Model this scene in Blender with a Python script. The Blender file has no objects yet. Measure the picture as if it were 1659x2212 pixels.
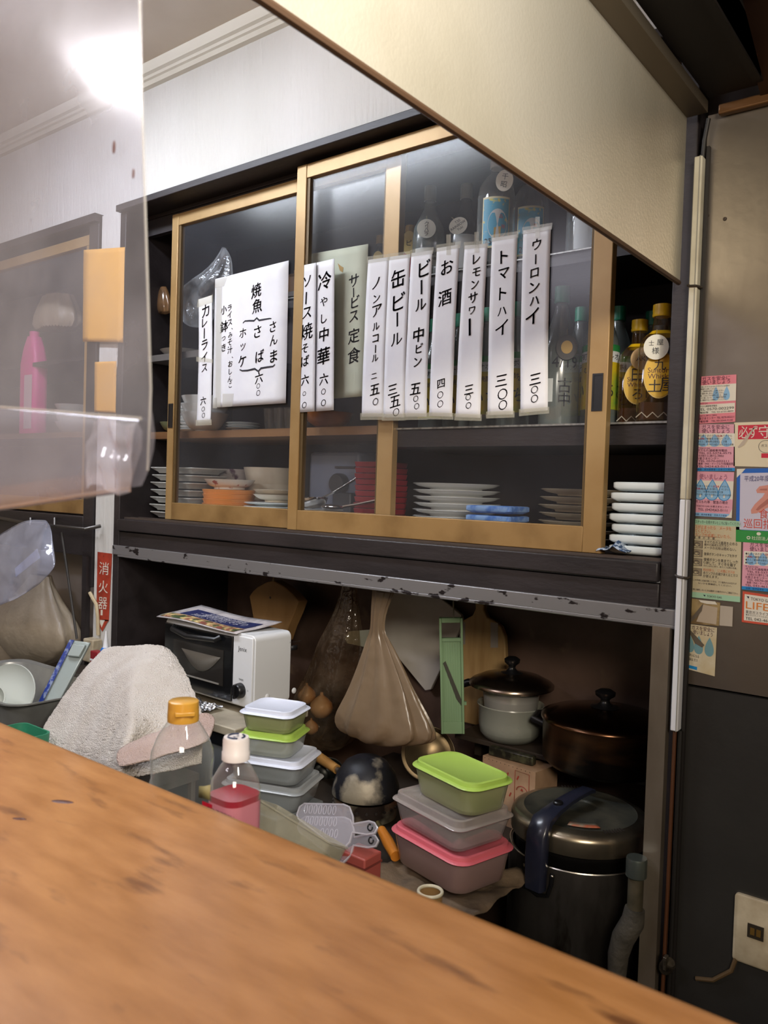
import bpy, math, random
from mathutils import Vector, Matrix, noise
random.seed(7)
SC = bpy.context.scene
COL = SC.collection
PI = math.pi
R = math.radians

# ------------------------------------------------------------------ camera
YAW, PIT, ROL, FPX = .66179, -.02756, .03222, 1742.8
CAMZ = 1.35
_f = Vector((-math.sin(YAW)*math.cos(PIT), math.cos(YAW)*math.cos(PIT), math.sin(PIT)))
_r = Vector((math.cos(YAW), math.sin(YAW), 0)); _u = _r.cross(_f)
_r2 = _r*math.cos(ROL)+_u*math.sin(ROL); _u2 = -_r*math.sin(ROL)+_u*math.cos(ROL)
cam = bpy.data.cameras.new('camera'); camo = bpy.data.objects.new('camera', cam); COL.objects.link(camo)
M3 = Matrix((_r2, _u2, -_f)).transposed()
camo.matrix_world = Matrix.Translation((0, 0, CAMZ)) @ M3.to_4x4()
cam.sensor_fit = 'HORIZONTAL'; cam.sensor_width = 36; cam.lens = 36*FPX/1659
cam.clip_start = .02
cam.dof.use_dof = True; cam.dof.focus_distance = 1.95; cam.dof.aperture_fstop = 14
SC.camera = camo

def A(px, py, Y):
    """Survey helper: the point of the plane at distance Y (metres into the room) sighted at photo pixel px, py."""
    d = _r2*((px-829.5)/FPX) - _u2*((py-1106)/FPX) + _f
    return Vector((0, 0, CAMZ)) + d*(Y/d.y)
def AZ(px, py, z):
    d = _r2*((px-829.5)/FPX) - _u2*((py-1106)/FPX) + _f
    return Vector((0, 0, CAMZ)) + d*((z-CAMZ)/d.z)

# ------------------------------------------------------------------ world, lights, exposure
SC.view_settings.view_transform = 'Standard'; SC.view_settings.look = 'None'
SC.view_settings.gamma = 1; SC.view_settings.use_curve_mapping = False
SC.view_settings.exposure = 0.38
SC.cycles.use_denoising = True
SC.cycles.max_bounces = 8; SC.cycles.transparent_max_bounces = 24
SC.cycles.sample_clamp_indirect = 4
SC.cycles.caustics_reflective = False; SC.cycles.caustics_refractive = False
W = bpy.data.worlds.new('world'); SC.world = W; W.use_nodes = True
W.node_tree.nodes['Background'].inputs[0].default_value = (1.0, .9, .8, 1)
W.node_tree.nodes['Background'].inputs[1].default_value = .10
def area(name, loc, target, sx, sy, power, col, spread=180):
    l = bpy.data.lights.new(name, 'AREA'); l.shape = 'RECTANGLE'; l.size = sx; l.size_y = sy
    l.energy = power; l.color = col; l.spread = R(spread)
    o = bpy.data.objects.new(name, l); COL.objects.link(o); o.location = loc
    o.rotation_euler = (Vector(target)-Vector(loc)).to_track_quat('-Z', 'Y').to_euler()
    o['kind'] = 'structure'
    return o
# cool fluorescent tubes over the kitchen aisle, warm lamp over the guests' seats behind the camera
area('ceiling_lamp_kitchen', (-2.0, .78, 2.515), (-2.0, .85, 0), 1.2, .16, 10, (.90, .95, 1.0))
area('ceiling_lamp_guests', (1.05, -.95, 2.15), (-.3, .6, 1.5), .8, .4, 32, (1.0, .88, .72))
area('hood_lamp', (.20, .40, 1.99), (-.49, .52, 1.95), .08, .3, 8.5, (1.0, .95, .86), 110)  # added fill light, source unseen, brightens the hood's side panel
area('ceiling_lamp_entrance', (-1.7, -.9, 2.5), (-1.6, -.6, 0), .9, .3, 20, (.98, .94, 1.0))

# ------------------------------------------------------------------ materials
def lin(h):
    h = h.lstrip('#'); o = []
    for i in (0, 2, 4):
        c = int(h[i:i+2], 16)/255
        o.append(c/12.92 if c <= .04045 else ((c+.055)/1.055)**2.4)
    return (*o, 1)
MATS = {}
def mat(name, col, rough=.5, metal=0, col2=None, scale=8, lo=.4, hi=.65, bump=0, bscale=None, stretch=(1, 1, 1), spec=.5,
        emit=0, coat=0, detail=6, col3=None, scale3=3, lo3=.55, hi3=.7, rough2=None):
    if name in MATS: return MATS[name]
    m = bpy.data.materials.new(name); m.use_nodes = True; nt = m.node_tree; N = nt.nodes; L = nt.links
    b = N['Principled BSDF']
    b.inputs['Base Color'].default_value = lin(col); b.inputs['Roughness'].default_value = rough
    b.inputs['Metallic'].default_value = metal; b.inputs['Specular IOR Level'].default_value = spec
    b.inputs['Coat Weight'].default_value = coat; b.inputs['Coat Roughness'].default_value = .15
    if emit:
        b.inputs['Emission Color'].default_value = lin(col); b.inputs['Emission Strength'].default_value = emit
    if col2 or bump or col3 or rough2 is not None:
        tc = N.new('ShaderNodeTexCoord'); mp = N.new('ShaderNodeMapping'); mp.inputs['Scale'].default_value = stretch
        L.new(tc.outputs['Object'], mp.inputs[0])
        def nz(s, lo, hi):
            n = N.new('ShaderNodeTexNoise'); n.inputs['Scale'].default_value = s; n.inputs['Detail'].default_value = detail
            L.new(mp.outputs[0], n.inputs[0])
            r = N.new('ShaderNodeMapRange'); r.inputs[1].default_value = lo; r.inputs[2].default_value = hi
            L.new(n.outputs[0], r.inputs[0]); return n, r
        if col2:
            n, r = nz(scale, lo, hi)
            mx = N.new('ShaderNodeMix'); mx.data_type = 'RGBA'
            mx.inputs[6].default_value = lin(col); mx.inputs[7].default_value = lin(col2)
            L.new(r.outputs[0], mx.inputs[0]); out = mx.outputs[2]
            if col3:
                n3, r3 = nz(scale3, lo3, hi3)
                m3 = N.new('ShaderNodeMix'); m3.data_type = 'RGBA'; m3.inputs[7].default_value = lin(col3)
                L.new(out, m3.inputs[6]); L.new(r3.outputs[0], m3.inputs[0]); out = m3.outputs[2]
            L.new(out, b.inputs['Base Color'])
            if rough2 is not None:
                mr = N.new('ShaderNodeMapRange'); mr.inputs[3].default_value = rough; mr.inputs[4].default_value = rough2
                L.new(r.outputs[0], mr.inputs[0]); L.new(mr.outputs[0], b.inputs['Roughness'])
        if bump:
            n = N.new('ShaderNodeTexNoise'); n.inputs['Scale'].default_value = bscale or scale*3; n.inputs['Detail'].default_value = 4
            L.new(mp.outputs[0], n.inputs[0])
            bp = N.new('ShaderNodeBump'); bp.inputs['Strength'].default_value = bump; bp.inputs['Distance'].default_value = .01
            L.new(n.outputs[0], bp.inputs['Height']); L.new(bp.outputs[0], b.inputs['Normal'])
    MATS[name] = m; return m
def film(name, col, alpha, rough=.2, tint='FFFFFF', edge=.5, haze_noise=0, nscale=6, spec=.5, bump=0, bscale=40, power=3.0, gloss=.9):
    """Clear or milky plastic and glass: see-through with a body colour that thickens towards grazing view."""
    if name in MATS: return MATS[name]
    m = bpy.data.materials.new(name); m.use_nodes = True; nt = m.node_tree; N = nt.nodes; L = nt.links
    b = N['Principled BSDF']; out = N['Material Output']
    b.inputs['Base Color'].default_value = lin(col); b.inputs['Roughness'].default_value = rough
    b.inputs['Specular IOR Level'].default_value = spec
    t = N.new('ShaderNodeBsdfTransparent'); t.inputs[0].default_value = lin(tint)
    lw = N.new('ShaderNodeLayerWeight'); lw.inputs[0].default_value = .5
    pw = N.new('ShaderNodeMath'); pw.operation = 'POWER'; pw.inputs[1].default_value = power
    L.new(lw.outputs['Facing'], pw.inputs[0])
    mr = N.new('ShaderNodeMapRange'); mr.inputs[3].default_value = alpha; mr.inputs[4].default_value = min(1, alpha+edge)
    L.new(pw.outputs[0], mr.inputs[0]); fac = mr.outputs[0]
    if haze_noise:
        tc = N.new('ShaderNodeTexCoord'); n = N.new('ShaderNodeTexNoise'); n.inputs['Scale'].default_value = nscale
        n.inputs['Detail'].default_value = 8; L.new(tc.outputs['Object'], n.inputs[0])
        r = N.new('ShaderNodeMapRange'); r.inputs[1].default_value = .35; r.inputs[2].default_value = .7
        r.inputs[3].default_value = -haze_noise; r.inputs[4].default_value = haze_noise
        L.new(n.outputs[0], r.inputs[0])
        ad = N.new('ShaderNodeMath'); ad.operation = 'ADD'; ad.use_clamp = True
        L.new(fac, ad.inputs[0]); L.new(r.outputs[0], ad.inputs[1]); fac = ad.outputs[0]
    if bump:
        tc = N.new('ShaderNodeTexCoord'); n = N.new('ShaderNodeTexNoise'); n.inputs['Scale'].default_value = bscale
        L.new(tc.outputs['Object'], n.inputs[0])
        bp = N.new('ShaderNodeBump'); bp.inputs['Strength'].default_value = bump; bp.inputs['Distance'].default_value = .01
        L.new(n.outputs[0], bp.inputs['Height']); L.new(bp.outputs[0], b.inputs['Normal'])
    mx = N.new('ShaderNodeMixShader')
    L.new(fac, mx.inputs[0]); L.new(t.outputs[0], mx.inputs[1]); L.new(b.outputs[0], mx.inputs[2])
    p5 = N.new('ShaderNodeMath'); p5.operation = 'POWER'; p5.inputs[1].default_value = 5
    L.new(lw.outputs['Facing'], p5.inputs[0])
    fr = N.new('ShaderNodeMapRange'); fr.inputs[3].default_value = .045*gloss; fr.inputs[4].default_value = .8*gloss
    L.new(p5.outputs[0], fr.inputs[0])
    gl = N.new('ShaderNodeBsdfGlossy'); gl.inputs['Roughness'].default_value = rough*.6; gl.inputs['Color'].default_value = (1, 1, 1, 1)
    m2 = N.new('ShaderNodeMixShader'); L.new(fr.outputs[0], m2.inputs[0]); L.new(mx.outputs[0], m2.inputs[1]); L.new(gl.outputs[0], m2.inputs[2])
    if bump: L.new(bp.outputs[0], gl.inputs['Normal'])
    L.new(m2.outputs[0], out.inputs[0]); MATS[name] = m; return m

# ------------------------------------------------------------------ mesh builder
def rrect(w, d, r, z, n=5, cx=0, cy=0):
    r = max(min(r, w/2-1e-4, d/2-1e-4), 1e-4); o = []
    for qx, qy, a0 in ((1, 1, 0), (-1, 1, 90), (-1, -1, 180), (1, -1, 270)):
        for k in range(n+1):
            a = R(a0+90*k/n)
            o.append((cx+qx*(w/2-r)+r*math.cos(a), cy+qy*(d/2-r)+r*math.sin(a), z))
    return o
def ell(rx, ry, z, n=32, cx=0, cy=0, fn=None):
    return [(cx+rx*math.cos(2*PI*k/n)*(fn(k/n) if fn else 1), cy+ry*math.sin(2*PI*k/n)*(fn(k/n) if fn else 1), z) for k in range(n)]
class MB:
    def __init__(self): self.v = []; self.f = []; self.m = []; self.T = Matrix.Identity(4)
    def add(self, vs, fs, mi=0):
        o = len(self.v); self.v += [tuple(self.T @ Vector(p)) for p in vs]
        self.f += [tuple(i+o for i in f) for f in fs]; self.m += [mi]*len(fs); return self
    def box(self, x0, x1, y0, y1, z0, z1, mi=0):
        return self.add([(x, y, z) for z in (z0, z1) for y in (y0, y1) for x in (x0, x1)],
                        [(0, 2, 3, 1), (4, 5, 7, 6), (0, 1, 5, 4), (1, 3, 7, 5), (3, 2, 6, 7), (2, 0, 4, 6)], mi)
    def loft(self, loops, mi=0, c0=True, c1=True, closed=True):
        n = len(loops[0]); vs = [p for l in loops for p in l]; fs = []
        for i in range(len(loops)-1):
            for k in range(n if closed else n-1):
                k2 = (k+1) % n; fs.append((i*n+k, i*n+k2, (i+1)*n+k2, (i+1)*n+k))
        if c0: fs.append(tuple(range(n))[::-1])
        if c1: fs.append(tuple((len(loops)-1)*n+k for k in range(n)))
        return self.add(vs, fs, mi)
    def lathe(self, prof, n=32, mi=0, c=(0, 0, 0), sx=1, sy=1, a0=0, a1=2*PI):
        full = abs(a1-a0-2*PI) < 1e-6; k = n if full else n+1
        vs = []; fs = []
        for r, z in prof:
            for i in range(k):
                a = a0+(a1-a0)*i/n; vs.append((c[0]+sx*r*math.cos(a), c[1]+sy*r*math.sin(a), c[2]+z))
        for j in range(len(prof)-1):
            for i in range(n):
                i2 = (i+1) % k
                if prof[j][0] < 1e-6: fs.append((j*k, (j+1)*k+i2, (j+1)*k+i)[::1] if 0 else (j*k+i, (j+1)*k+i2, (j+1)*k+i))
                elif prof[j+1][0] < 1e-6: fs.append((j*k+i, j*k+i2, (j+1)*k+i))
                else: fs.append((j*k+i, j*k+i2, (j+1)*k+i2, (j+1)*k+i))
        return self.add(vs, fs, mi)
    def tube(self, pts, r, n=8, mi=0, closed=False):
        pts = [Vector(p) for p in pts]; loops = []; up = None; m = len(pts)
        for i, p in enumerate(pts):
            if closed: t = pts[(i+1) % m]-pts[i-1]
            else: t = pts[min(i+1, m-1)]-pts[max(i-1, 0)]
            t.normalize()
            if up is None: up = Vector((0, 0, 1)) if abs(t.z) < .9 else Vector((1, 0, 0))
            s = t.cross(up).normalized(); up = s.cross(t).normalized()
            rr = r[i] if isinstance(r, (list, tuple)) else r
            loops.append([tuple(p+s*rr*math.cos(2*PI*k/n)+up*rr*math.sin(2*PI*k/n)) for k in range(n)])
        if closed: loops.append(loops[0])
        return self.loft(loops, mi, not closed, not closed)
    def prism(self, pts, y0, y1, mi=0):
        """outline pts (x, z) thickened from y0 to y1"""
        return self.loft([[(x, y0, z) for x, z in pts], [(x, y1, z) for x, z in pts]], mi)
    def slab(self, pts, n, mi=0):
        """outline of 3D points thickened by vector n"""
        n = Vector(n); return self.loft([[tuple(Vector(p)) for p in pts], [tuple(Vector(p)+n) for p in pts]], mi)
    def grid(self, fn, nu, nv, mi=0):
        vs = [tuple(fn(i/nu, j/nv)) for j in range(nv+1) for i in range(nu+1)]; w = nu+1
        return self.add(vs, [(j*w+i, j*w+i+1, (j+1)*w+i+1, (j+1)*w+i) for j in range(nv) for i in range(nu)], mi)
    def ball(self, c, r, n=16, mi=0, s=(1, 1, 1)):
        prof = [(r*math.sin(PI*k/10), -r*math.cos(PI*k/10)*s[2]) for k in range(11)]
        prof[0] = (0, prof[0][1]); prof[-1] = (0, prof[-1][1])
        return self.lathe(prof, n, mi, c, s[0], s[1])
    def build(self, name, mats, parent=None, origin=None, smooth=True, angle=40, bevel=0, solid=0, sub=0, loc=None, rot=None, off=-1):
        me = bpy.data.meshes.new(name)
        o0 = Vector(origin) if origin is not None else Vector((0, 0, 0))
        me.from_pydata([tuple(Vector(p)-o0) for p in self.v], [], self.f)
        if not isinstance(mats, (list, tuple)): mats = [mats]
        for m in mats: me.materials.append(m)
        me.polygons.foreach_set('material_index', self.m)
        if smooth:
            me.polygons.foreach_set('use_smooth', [True]*len(self.f)); me.set_sharp_from_angle(angle=R(angle))
        me.validate(); me.update()
        o = bpy.data.objects.new(name, me); COL.objects.link(o)
        if parent is not None: o.parent = parent
        o.location = Vector(loc) if loc is not None else o0
        if rot is not None: o.rotation_euler = rot
        if solid:
            md = o.modifiers.new('thickness', 'SOLIDIFY'); md.thickness = solid; md.offset = off
        if sub:
            md = o.modifiers.new('sub', 'SUBSURF'); md.levels = sub; md.render_levels = sub
        if bevel:
            md = o.modifiers.new('bevel', 'BEVEL'); md.width = bevel; md.segments = 2; md.limit_method = 'ANGLE'; md.angle_limit = R(40)
        return o
def thing(name, label, cat, loc=(0, 0, 0), rz=0, group=None, rot=None):
    o = bpy.data.objects.new(name, None); o.empty_display_size = .05; COL.objects.link(o); o.location = loc
    o.rotation_euler = rot or (0, 0, rz); o['label'] = label; o['category'] = cat
    if group: o['group'] = group
    return o
def tag(o, label, cat, group=None):
    o['label'] = label; o['category'] = cat
    if group: o['group'] = group
    return o
def struct(o): o['kind'] = 'structure'; return o
def kids(o): return [c for c in bpy.data.objects if c.parent == o]
def dup(o, loc, rz=None, label=None, group=None, parent=None):
    c = o.copy(); COL.objects.link(c)
    if parent is not None: c.parent = parent
    else:
        c.location = loc
        if rz is not None: c.rotation_euler = (0, 0, rz)
        if label: c['label'] = label
        if group: c['group'] = group
    for k in kids(o): dup(k, None, parent=c)
    return c

# ------------------------------------------------------------------ lettering
_G = {}
def glyph(s, bold=0):
    key = (s, bold)
    if key not in _G:
        cu = bpy.data.curves.new('glyph', 'FONT'); cu.body = s; cu.size = 1; cu.resolution_u = 3; cu.offset = bold
        ob = bpy.data.objects.new('glyph', cu); COL.objects.link(ob)
        dg = bpy.context.evaluated_depsgraph_get(); me = ob.evaluated_get(dg).to_mesh()
        vs = [(v.co.x, v.co.y) for v in me.vertices]; fs = [tuple(p.vertices) for p in me.polygons]
        ob.evaluated_get(dg).to_mesh_clear(); bpy.data.objects.remove(ob); bpy.data.curves.remove(cu)
        if vs:
            x0 = min(v[0] for v in vs); x1 = max(v[0] for v in vs); y0 = min(v[1] for v in vs); y1 = max(v[1] for v in vs)
        else: x0 = x1 = y0 = y1 = 0
        _G[key] = (vs, fs, (x0, x1, y0, y1))
    return _G[key]
def put(mb, s, fn, x, y, h, align='c', mi=0, rot=0, shear=0, wide=1, fit=False, bold=0):
    """letters of s centred at (x, y) of a flat sheet, em size h; fn takes sheet x, y to space"""
    vs, fs, (x0, x1, y0, y1) = glyph(s, bold)
    if not vs: return
    k = h/max(x1-x0, y1-y0) if fit else h
    cx = (x0+x1)/2 if align == 'c' else x0 if align == 'l' else x1
    cy = (y0+y1)/2; c, sn = math.cos(rot), math.sin(rot); out = []
    for a, b in vs:
        u = (a-cx)*k*wide; v = (b-cy)*k; v += u*shear
        out.append(tuple(fn(x+u*c-v*sn, y+u*sn+v*c)))
    mb.add(out, fs, mi)
# ------------------------------------------------------------------ common materials
dark = mat('dark_stained_wood', '2b2526', .5, col2='1a1516', scale=5, lo=.35, hi=.7, bump=.08, bscale=40, stretch=(1, 3, 3))
dark_in = mat('cabinet_inside', '2a2120', .65, col2='1b1514', scale=3)
wallp = mat('wallpaper', 'cfcdc9', .8, col2='c5c3bd', scale=2.2, bump=.35, bscale=90, stretch=(1, 1, .12))
ceilm = mat('ceiling_board', 'd6ccc0', .85, col2='ccc0b2', scale=3)
crownm = mat('painted_moulding', 'cfcabd', .5)
cream = mat('cream_paint', 'cfc8bd', .6, col2='b5aca0', scale=6)
brass = mat('gold_anodised_aluminium', 'a88a5c', .42, .3, col2='9a7a4c', scale=7, bump=0)
rail_m = mat('worn_gold_rail', '98784a', .5, .25, col2='74572f', scale=11, lo=.42, hi=.75)
steel = mat('stainless_steel', 'b9b6ae', .3, 1, col2='9d9990', scale=4, bump=.03, bscale=160)
black = mat('black_plastic', '141416', .35)
white_p = mat('white_plastic', 'e4e6ea', .35)
ink = mat('black_ink', '191722', .6)
paper = mat('white_paper', 'e8e8ea', .75, col2='dedee4', scale=9)
tape_m = film('yellowed_tape', 'e6e2cc', .16, .2, edge=.3)
# ------------------------------------------------------------------ the room
struct(MB().box(-4.2, 2.2, -2, 2.3, -.05, 0).build('floor', mat('floor_concrete', '4a4540', .6, col2='37332f', scale=4)))
struct(MB().box(-4.2, 2.2, -2, 1.56, 2.61, 2.66).build('ceiling', ceilm))
wb = MB().box(-4.2, -.44, 1.51, 1.56, 2.2, 2.61)                      # papered wall above the cabinets
wb.box(-2.362, -2.246, 1.5, 1.56, 0, 2.205)                           # narrow pier between the cabinets
struct(wb.build('wall_back', [wallp], smooth=False))
struct(MB().box(-4.2, -2.362, 1.68, 1.72, 0, 1.2).build('wall_left', mat('lower_wall_paint', 'c4bbb0', .7, col2='b0a69a', scale=3), smooth=False))
cr = MB(); prof = [(1.51, 2.552), (1.497, 2.555), (1.495, 2.568), (1.489, 2.571), (1.487, 2.578), (1.478, 2.582), (1.474, 2.61), (1.51, 2.61)]
cr.loft([[(x, y, z) for y, z in prof] for x in (-4.2, -.44)])
struct(cr.build('trim_1', crownm, angle=20))
# stove wall of two steel sheets
wall_m = mat('stove_wall_steel', '7f776d', .34, .65, col2='685f56', scale=2.2, bump=.05, bscale=30, col3='6b5d4e', scale3=1.4, rough2=.42)
wall_lo = mat('stove_wall_steel_sooty', '504e4b', .36, .7, col2='3a3836', scale=3, lo=.35, hi=.65, bump=.06, bscale=40, rough2=.5)  # darker steel tone for the lower sheet
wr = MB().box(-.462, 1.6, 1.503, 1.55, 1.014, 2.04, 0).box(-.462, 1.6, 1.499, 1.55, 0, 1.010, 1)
struct(wr.build('wall_right', [wall_m, wall_lo], smooth=False))
for nm, a in (('wall_front', (-4.2, 2.2, -2.0, -1.95, 0, 2.61)), ('wall_east', (2.15, 2.2, -2, 2.3, 0, 2.61)), ('wall_west', (-4.2, -4.15, -2, 2.3, 0, 2.61))):
    struct(MB().box(*a).build(nm, mat('guest_wall', 'cdbfa8', .8), smooth=False))
struct(MB().box(-.512, 1.6, 1.551, 1.6, 0, 2.61).build('wall_core', dark_in))
# ------------------------------------------------------------------ counter
wood_c = mat('counter_wood', 'bd8650', .38, col2='a26c36', scale=9, lo=.3, hi=.7, stretch=(1.6, 6, 6), bump=.03, bscale=50, col3='6e431f', scale3=7, lo3=.6, hi3=.75, coat=.25)
ct = thing('counter', 'long varnished brown wooden bar counter in the foreground', 'counter', (-1, .18, 0))
m = MB(); pr = []
for k in range(9):
    a = R(-90+180*k/8); pr.append((.485-.0+.018*math.cos(a), 1.032+.018*math.sin(a)))
pr = [(-.2, 1.014)]+pr+[(-.2, 1.05)]
m.loft([[(x+1, y-.18, z) for y, z in pr] for x in (-3.9, 1.5)])
m.build('countertop', wood_c, ct, angle=50)
MB().box(-2.9, 2.5, -.02, .04, 0, 1.014).build('front_panel', mat('counter_panel', '5a3a22', .6), ct)
for i, (px, py, s) in enumerate(((135, 1731, 1.0), (42, 1768, .6))):       # burn marks
    p = AZ(px, py, 1.0504); q = MB()
    q.loft([ell(.012*s, .004*s, 0, 14, fn=lambda t: 1+.35*math.sin(7*t*2*PI)), ell(.010*s, .003*s, .0006, 14)])
    q.build('burn_mark', mat('burn', '4a1c08', .5), ct, loc=(p.x+1, p.y-.18, 1.0498), rot=(0, 0, .5))
kw = thing('kitchen_worktop', 'steel kitchen worktop on the cook side of the bar counter', 'worktop', (-1.6, .64, 0))
MB().box(-1.6, 1.0, -.11, .11, .83, .86).build('top', steel, kw, bevel=.004)
MB().box(-1.55, .95, -.10, .08, 0, .83).build('body', mat('dull_steel', '8a8884', .5, .8), kw)

# ------------------------------------------------------------------ range hood
hood = thing('range_hood', 'large stainless steel range hood hanging over the stove side, smeared with grease', 'range hood', (-.49, .9, 1.737))
hs = mat('hood_steel', 'ded7c6', .27, .70, col2='d2cab6', scale=3, bump=.08, bscale=220, col3='c4bca8', scale3=2, rough2=.34)
def hb(*a): return MB().box(a[0]+.49, a[1]+.49, a[2]-.9, a[3]-.9, a[4]-1.737, a[5]-1.737)
hb(-.492, -.488, .34, 1.468, 1.737, 2.038).build('side_panel', hs, hood)
MB().tube([(0, -.56, .001), (0, .568, .001)], .0045, 8).build('lip', mat('greasy_edge', '4a3524', .5, .3), hood)
hb(-.488, -.452, .34, 1.468, 2.03, 2.05).build('flange', mat('greasy_steel', '6e6455', .45, .7), hood)
hb(-.452, -.36, .34, 1.468, 2.055, 2.11).build('frame', mat('sooty_steel', '1d1a19', .55, .5), hood)
hb(-.372, -.36, .34, 1.44, 2.05, 2.2).build('gutter', MATS['sooty_steel'], hood)
brn = mat('greasy_filter', '3a2415', .5, .4, col2='24150c', scale=5)
m = MB(); m.slab([(.12, .60, .300), (1.9, .60, .300), (1.9, .10, .52), (.12, .10, .52)], (0, 0, .01)); m.build('filter', brn, hood)
m = MB(); m.slab([(.12, -.55, .53), (1.9, -.55, .53), (1.9, .10, .52), (.12, .10, .52)], (0, 0, .01)); m.build('top_panel', brn, hood)
m = MB()
m.tube([(.12, .39, .385), (1.9, .39, .385)], .006, 6); m.build('filter_seam', mat('grease_brown', '6a4a2c', .4, .4), hood)
hb(-.44, 1.4, 1.485, 1.5, 2.03, 2.048).build('back_flange', MATS['grease_brown'], hood, bevel=.003)

# ------------------------------------------------------------------ main cabinet
XL, XR = -2.246, -.476
cab = thing('display_cabinet', 'dark stained wooden cabinet with sliding glass doors above a dark alcove', 'cabinet', (-1.36, 1.72, 0))
def cb(mb_or_box, name, m, parent=cab, **k):
    b = MB().box(*mb_or_box) if isinstance(mb_or_box, tuple) else mb_or_box
    b.v = [(x+1.36, y-1.72, z) for x, y, z in b.v]
    return b.build(name, m, parent, **k)
def rel(o): return o
m = MB(); m.box(XL, XR, 1.472, 1.56, 2.19, 2.21); m.box(XL, XR, 1.56, 1.96, 2.18, 2.21)
cb(m, 'top_board', dark, bevel=.002)
cb((XL, XR, 1.565, 1.585, 2.13, 2.19), 'header_rail', dark)
for x0, x1 in ((XL, XL+.03), (XR-.035, XR)):
    cb((x0, x1, 1.49, 1.96, 0, 2.19) if x0 < -1 else (x0, x1, 1.495, 1.96, 1.118, 2.19), 'side_post', dark, bevel=.002)
cb((XL+.03, XR-.035, 1.945, 1.96, 1.2, 2.18), 'back_board', dark_in)
m = MB(); m.box(XL+.03, XR-.035, 1.49, 1.945, 1.205, 1.232); m.box(XL+.03, XR-.035, 1.482, 1.50, 1.195, 1.232)
cb(m, 'sill', dark, bevel=.003)
cb((XL+.03, XR-.035, 1.492, 1.515, 1.146, 1.192), 'fascia', dark, bevel=.002)
m = MB()
for y in (1.508, 1.53, 1.56): m.box(XL+.03, XR-.035, y, y+.006, 1.232, 1.2375)
cb(m, 'door_track', mat('worn_track', '544a44', .4, .4))
strip = mat('chipped_steel_strip', '8d8c8e', .4, .6, col2='2b2526', scale=34, lo=.60, hi=.63, stretch=(.6, 1, 1.2))
m = MB(); m.box(XL+.002, XR, 1.486, 1.51, 1.118, 1.148); m.box(XL+.03, XR, 1.486, 1.95, 1.112, 1.12)
cb(m, 'edge_strip', strip, bevel=.002)
cb((XR-.04, XR-.008, 1.480, 1.50, 0, 1.115), 'steel_post', mat('brushed_post', 'b5a998', .3, .7, col2='7d6f5f', scale=5, stretch=(1, 1, .4)))
alc = mat('alcove_grime', '6b554a', .5, col2='45342a', scale=5, lo=.35, hi=.65, col3='7a6450', scale3=13, lo3=.62, hi3=.75, bump=.1)
cb((XL+.03, XR-.0, 1.945, 1.96, 0, 1.115), 'alcove_back', alc)
cb((XR-.008, XR+.0, 1.52, 1.95, 0, 1.115), 'alcove_side', alc)
shelf_wood = mat('brown_shelf_wood', '7d5a38', .5, col2='634428', scale=5, stretch=(.5, 4, 4))
cb((XL+.03, -1.24, 1.60, 1.945, 1.49, 1.512), 'shelf', shelf_wood)
m = MB(); m.box(-1.24, XR-.035, 1.565, 1.945, 1.455, 1.496); cb(m, 'shelf', dark)
m = MB(); m.box(-1.24, XR-.035, 1.558, 1.945, 1.496, 1.500)
cb(m, 'shelf_liner', mat('silver_liner', 'a9a9a4', .35, .6, col2='7c7c78', scale=90))
cb((-1.75, XR-.035, 1.67, 1.945, 1.865, 1.890), 'upper_shelf', dark)
cb((-1.75, XR-.035, 1.664, 1.945, 1.890, 1.893), 'upper_shelf_liner', MATS['silver_liner'])
cb((XL+.03, -1.9, 1.58, 1.945, 1.735, 1.755), 'side_shelf', mat('grey_shelf', '5a5653', .5))
cb((XL+.03, -1.755, 1.84, 1.945, 1.955, 1.97), 'rear_ledge', mat('grey_shelf', '5a5653'))

glass = film('door_glass', 'a4aab8', .013, .34, edge=.5, haze_noise=.008, nscale=5, power=3.5, gloss=.34)
def door(x0, x1, y, z0, z1, pull, wl, wr):
    d = cb(MB(), 'sliding_door', brass)
    T = .022
    def p(a, name, m, par=d, **k): return cb(MB().box(*a), name, m, par, **k)
    for xa, xb in ((x0, x0+wl), (x1-wr, x1)): p((xa, xb, y, y+T, z0, z1), 'stile', brass, bevel=.0015)
    p((x0+wl, x1-wr, y+.001, y+T-.001, z1-.036, z1), 'rail', brass, bevel=.0015)
    p((x0+wl, x1-wr, y+.001, y+T-.001, z0, z0+.052), 'rail', rail_m, bevel=.0015)
    for a in ((x0+wl, x0+wl+.010, y+.004, y+T-.004, z0+.052, z1-.036), (x1-wr-.006, x1-wr, y+.004, y+T-.004, z0+.052, z1-.036)):
        p(a, 'glazing_bead', mat('brown_gasket', '5d4a2c', .5, .3))
    p((x0+wl, x1-wr, y+.010, y+.013, z0+.05, z1-.034), 'glass_pane', glass)
    m = MB(); px = pull; zc = 1.555
    m.box(px-.011, px+.011, y-.0015, y+.003, zc-.037, zc-.033); m.box(px-.011, px+.011, y-.0015, y+.003, zc+.033, zc+.037)
    m.box(px-.011, px-.008, y-.0015, y+.003, zc-.033, zc+.033); m.box(px+.008, px+.011, y-.0015, y+.003, zc-.033, zc+.033)
    m.box(px-.008, px+.008, y-.0004, y+.001, zc-.033, zc+.033)
    cb(m, 'finger_pull', black, d)
    return d
door(-2.058, -1.185, 1.545, 1.238, 2.166, -2.042, .030, .046)
door(-1.497, -.634, 1.510, 1.238, 2.178, -.654, .034, .040)
GY = 1.518      # front of the right-hand glass is at 1.520
GYL = 1.552     # front of the left-hand glass is at 1.555

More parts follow.
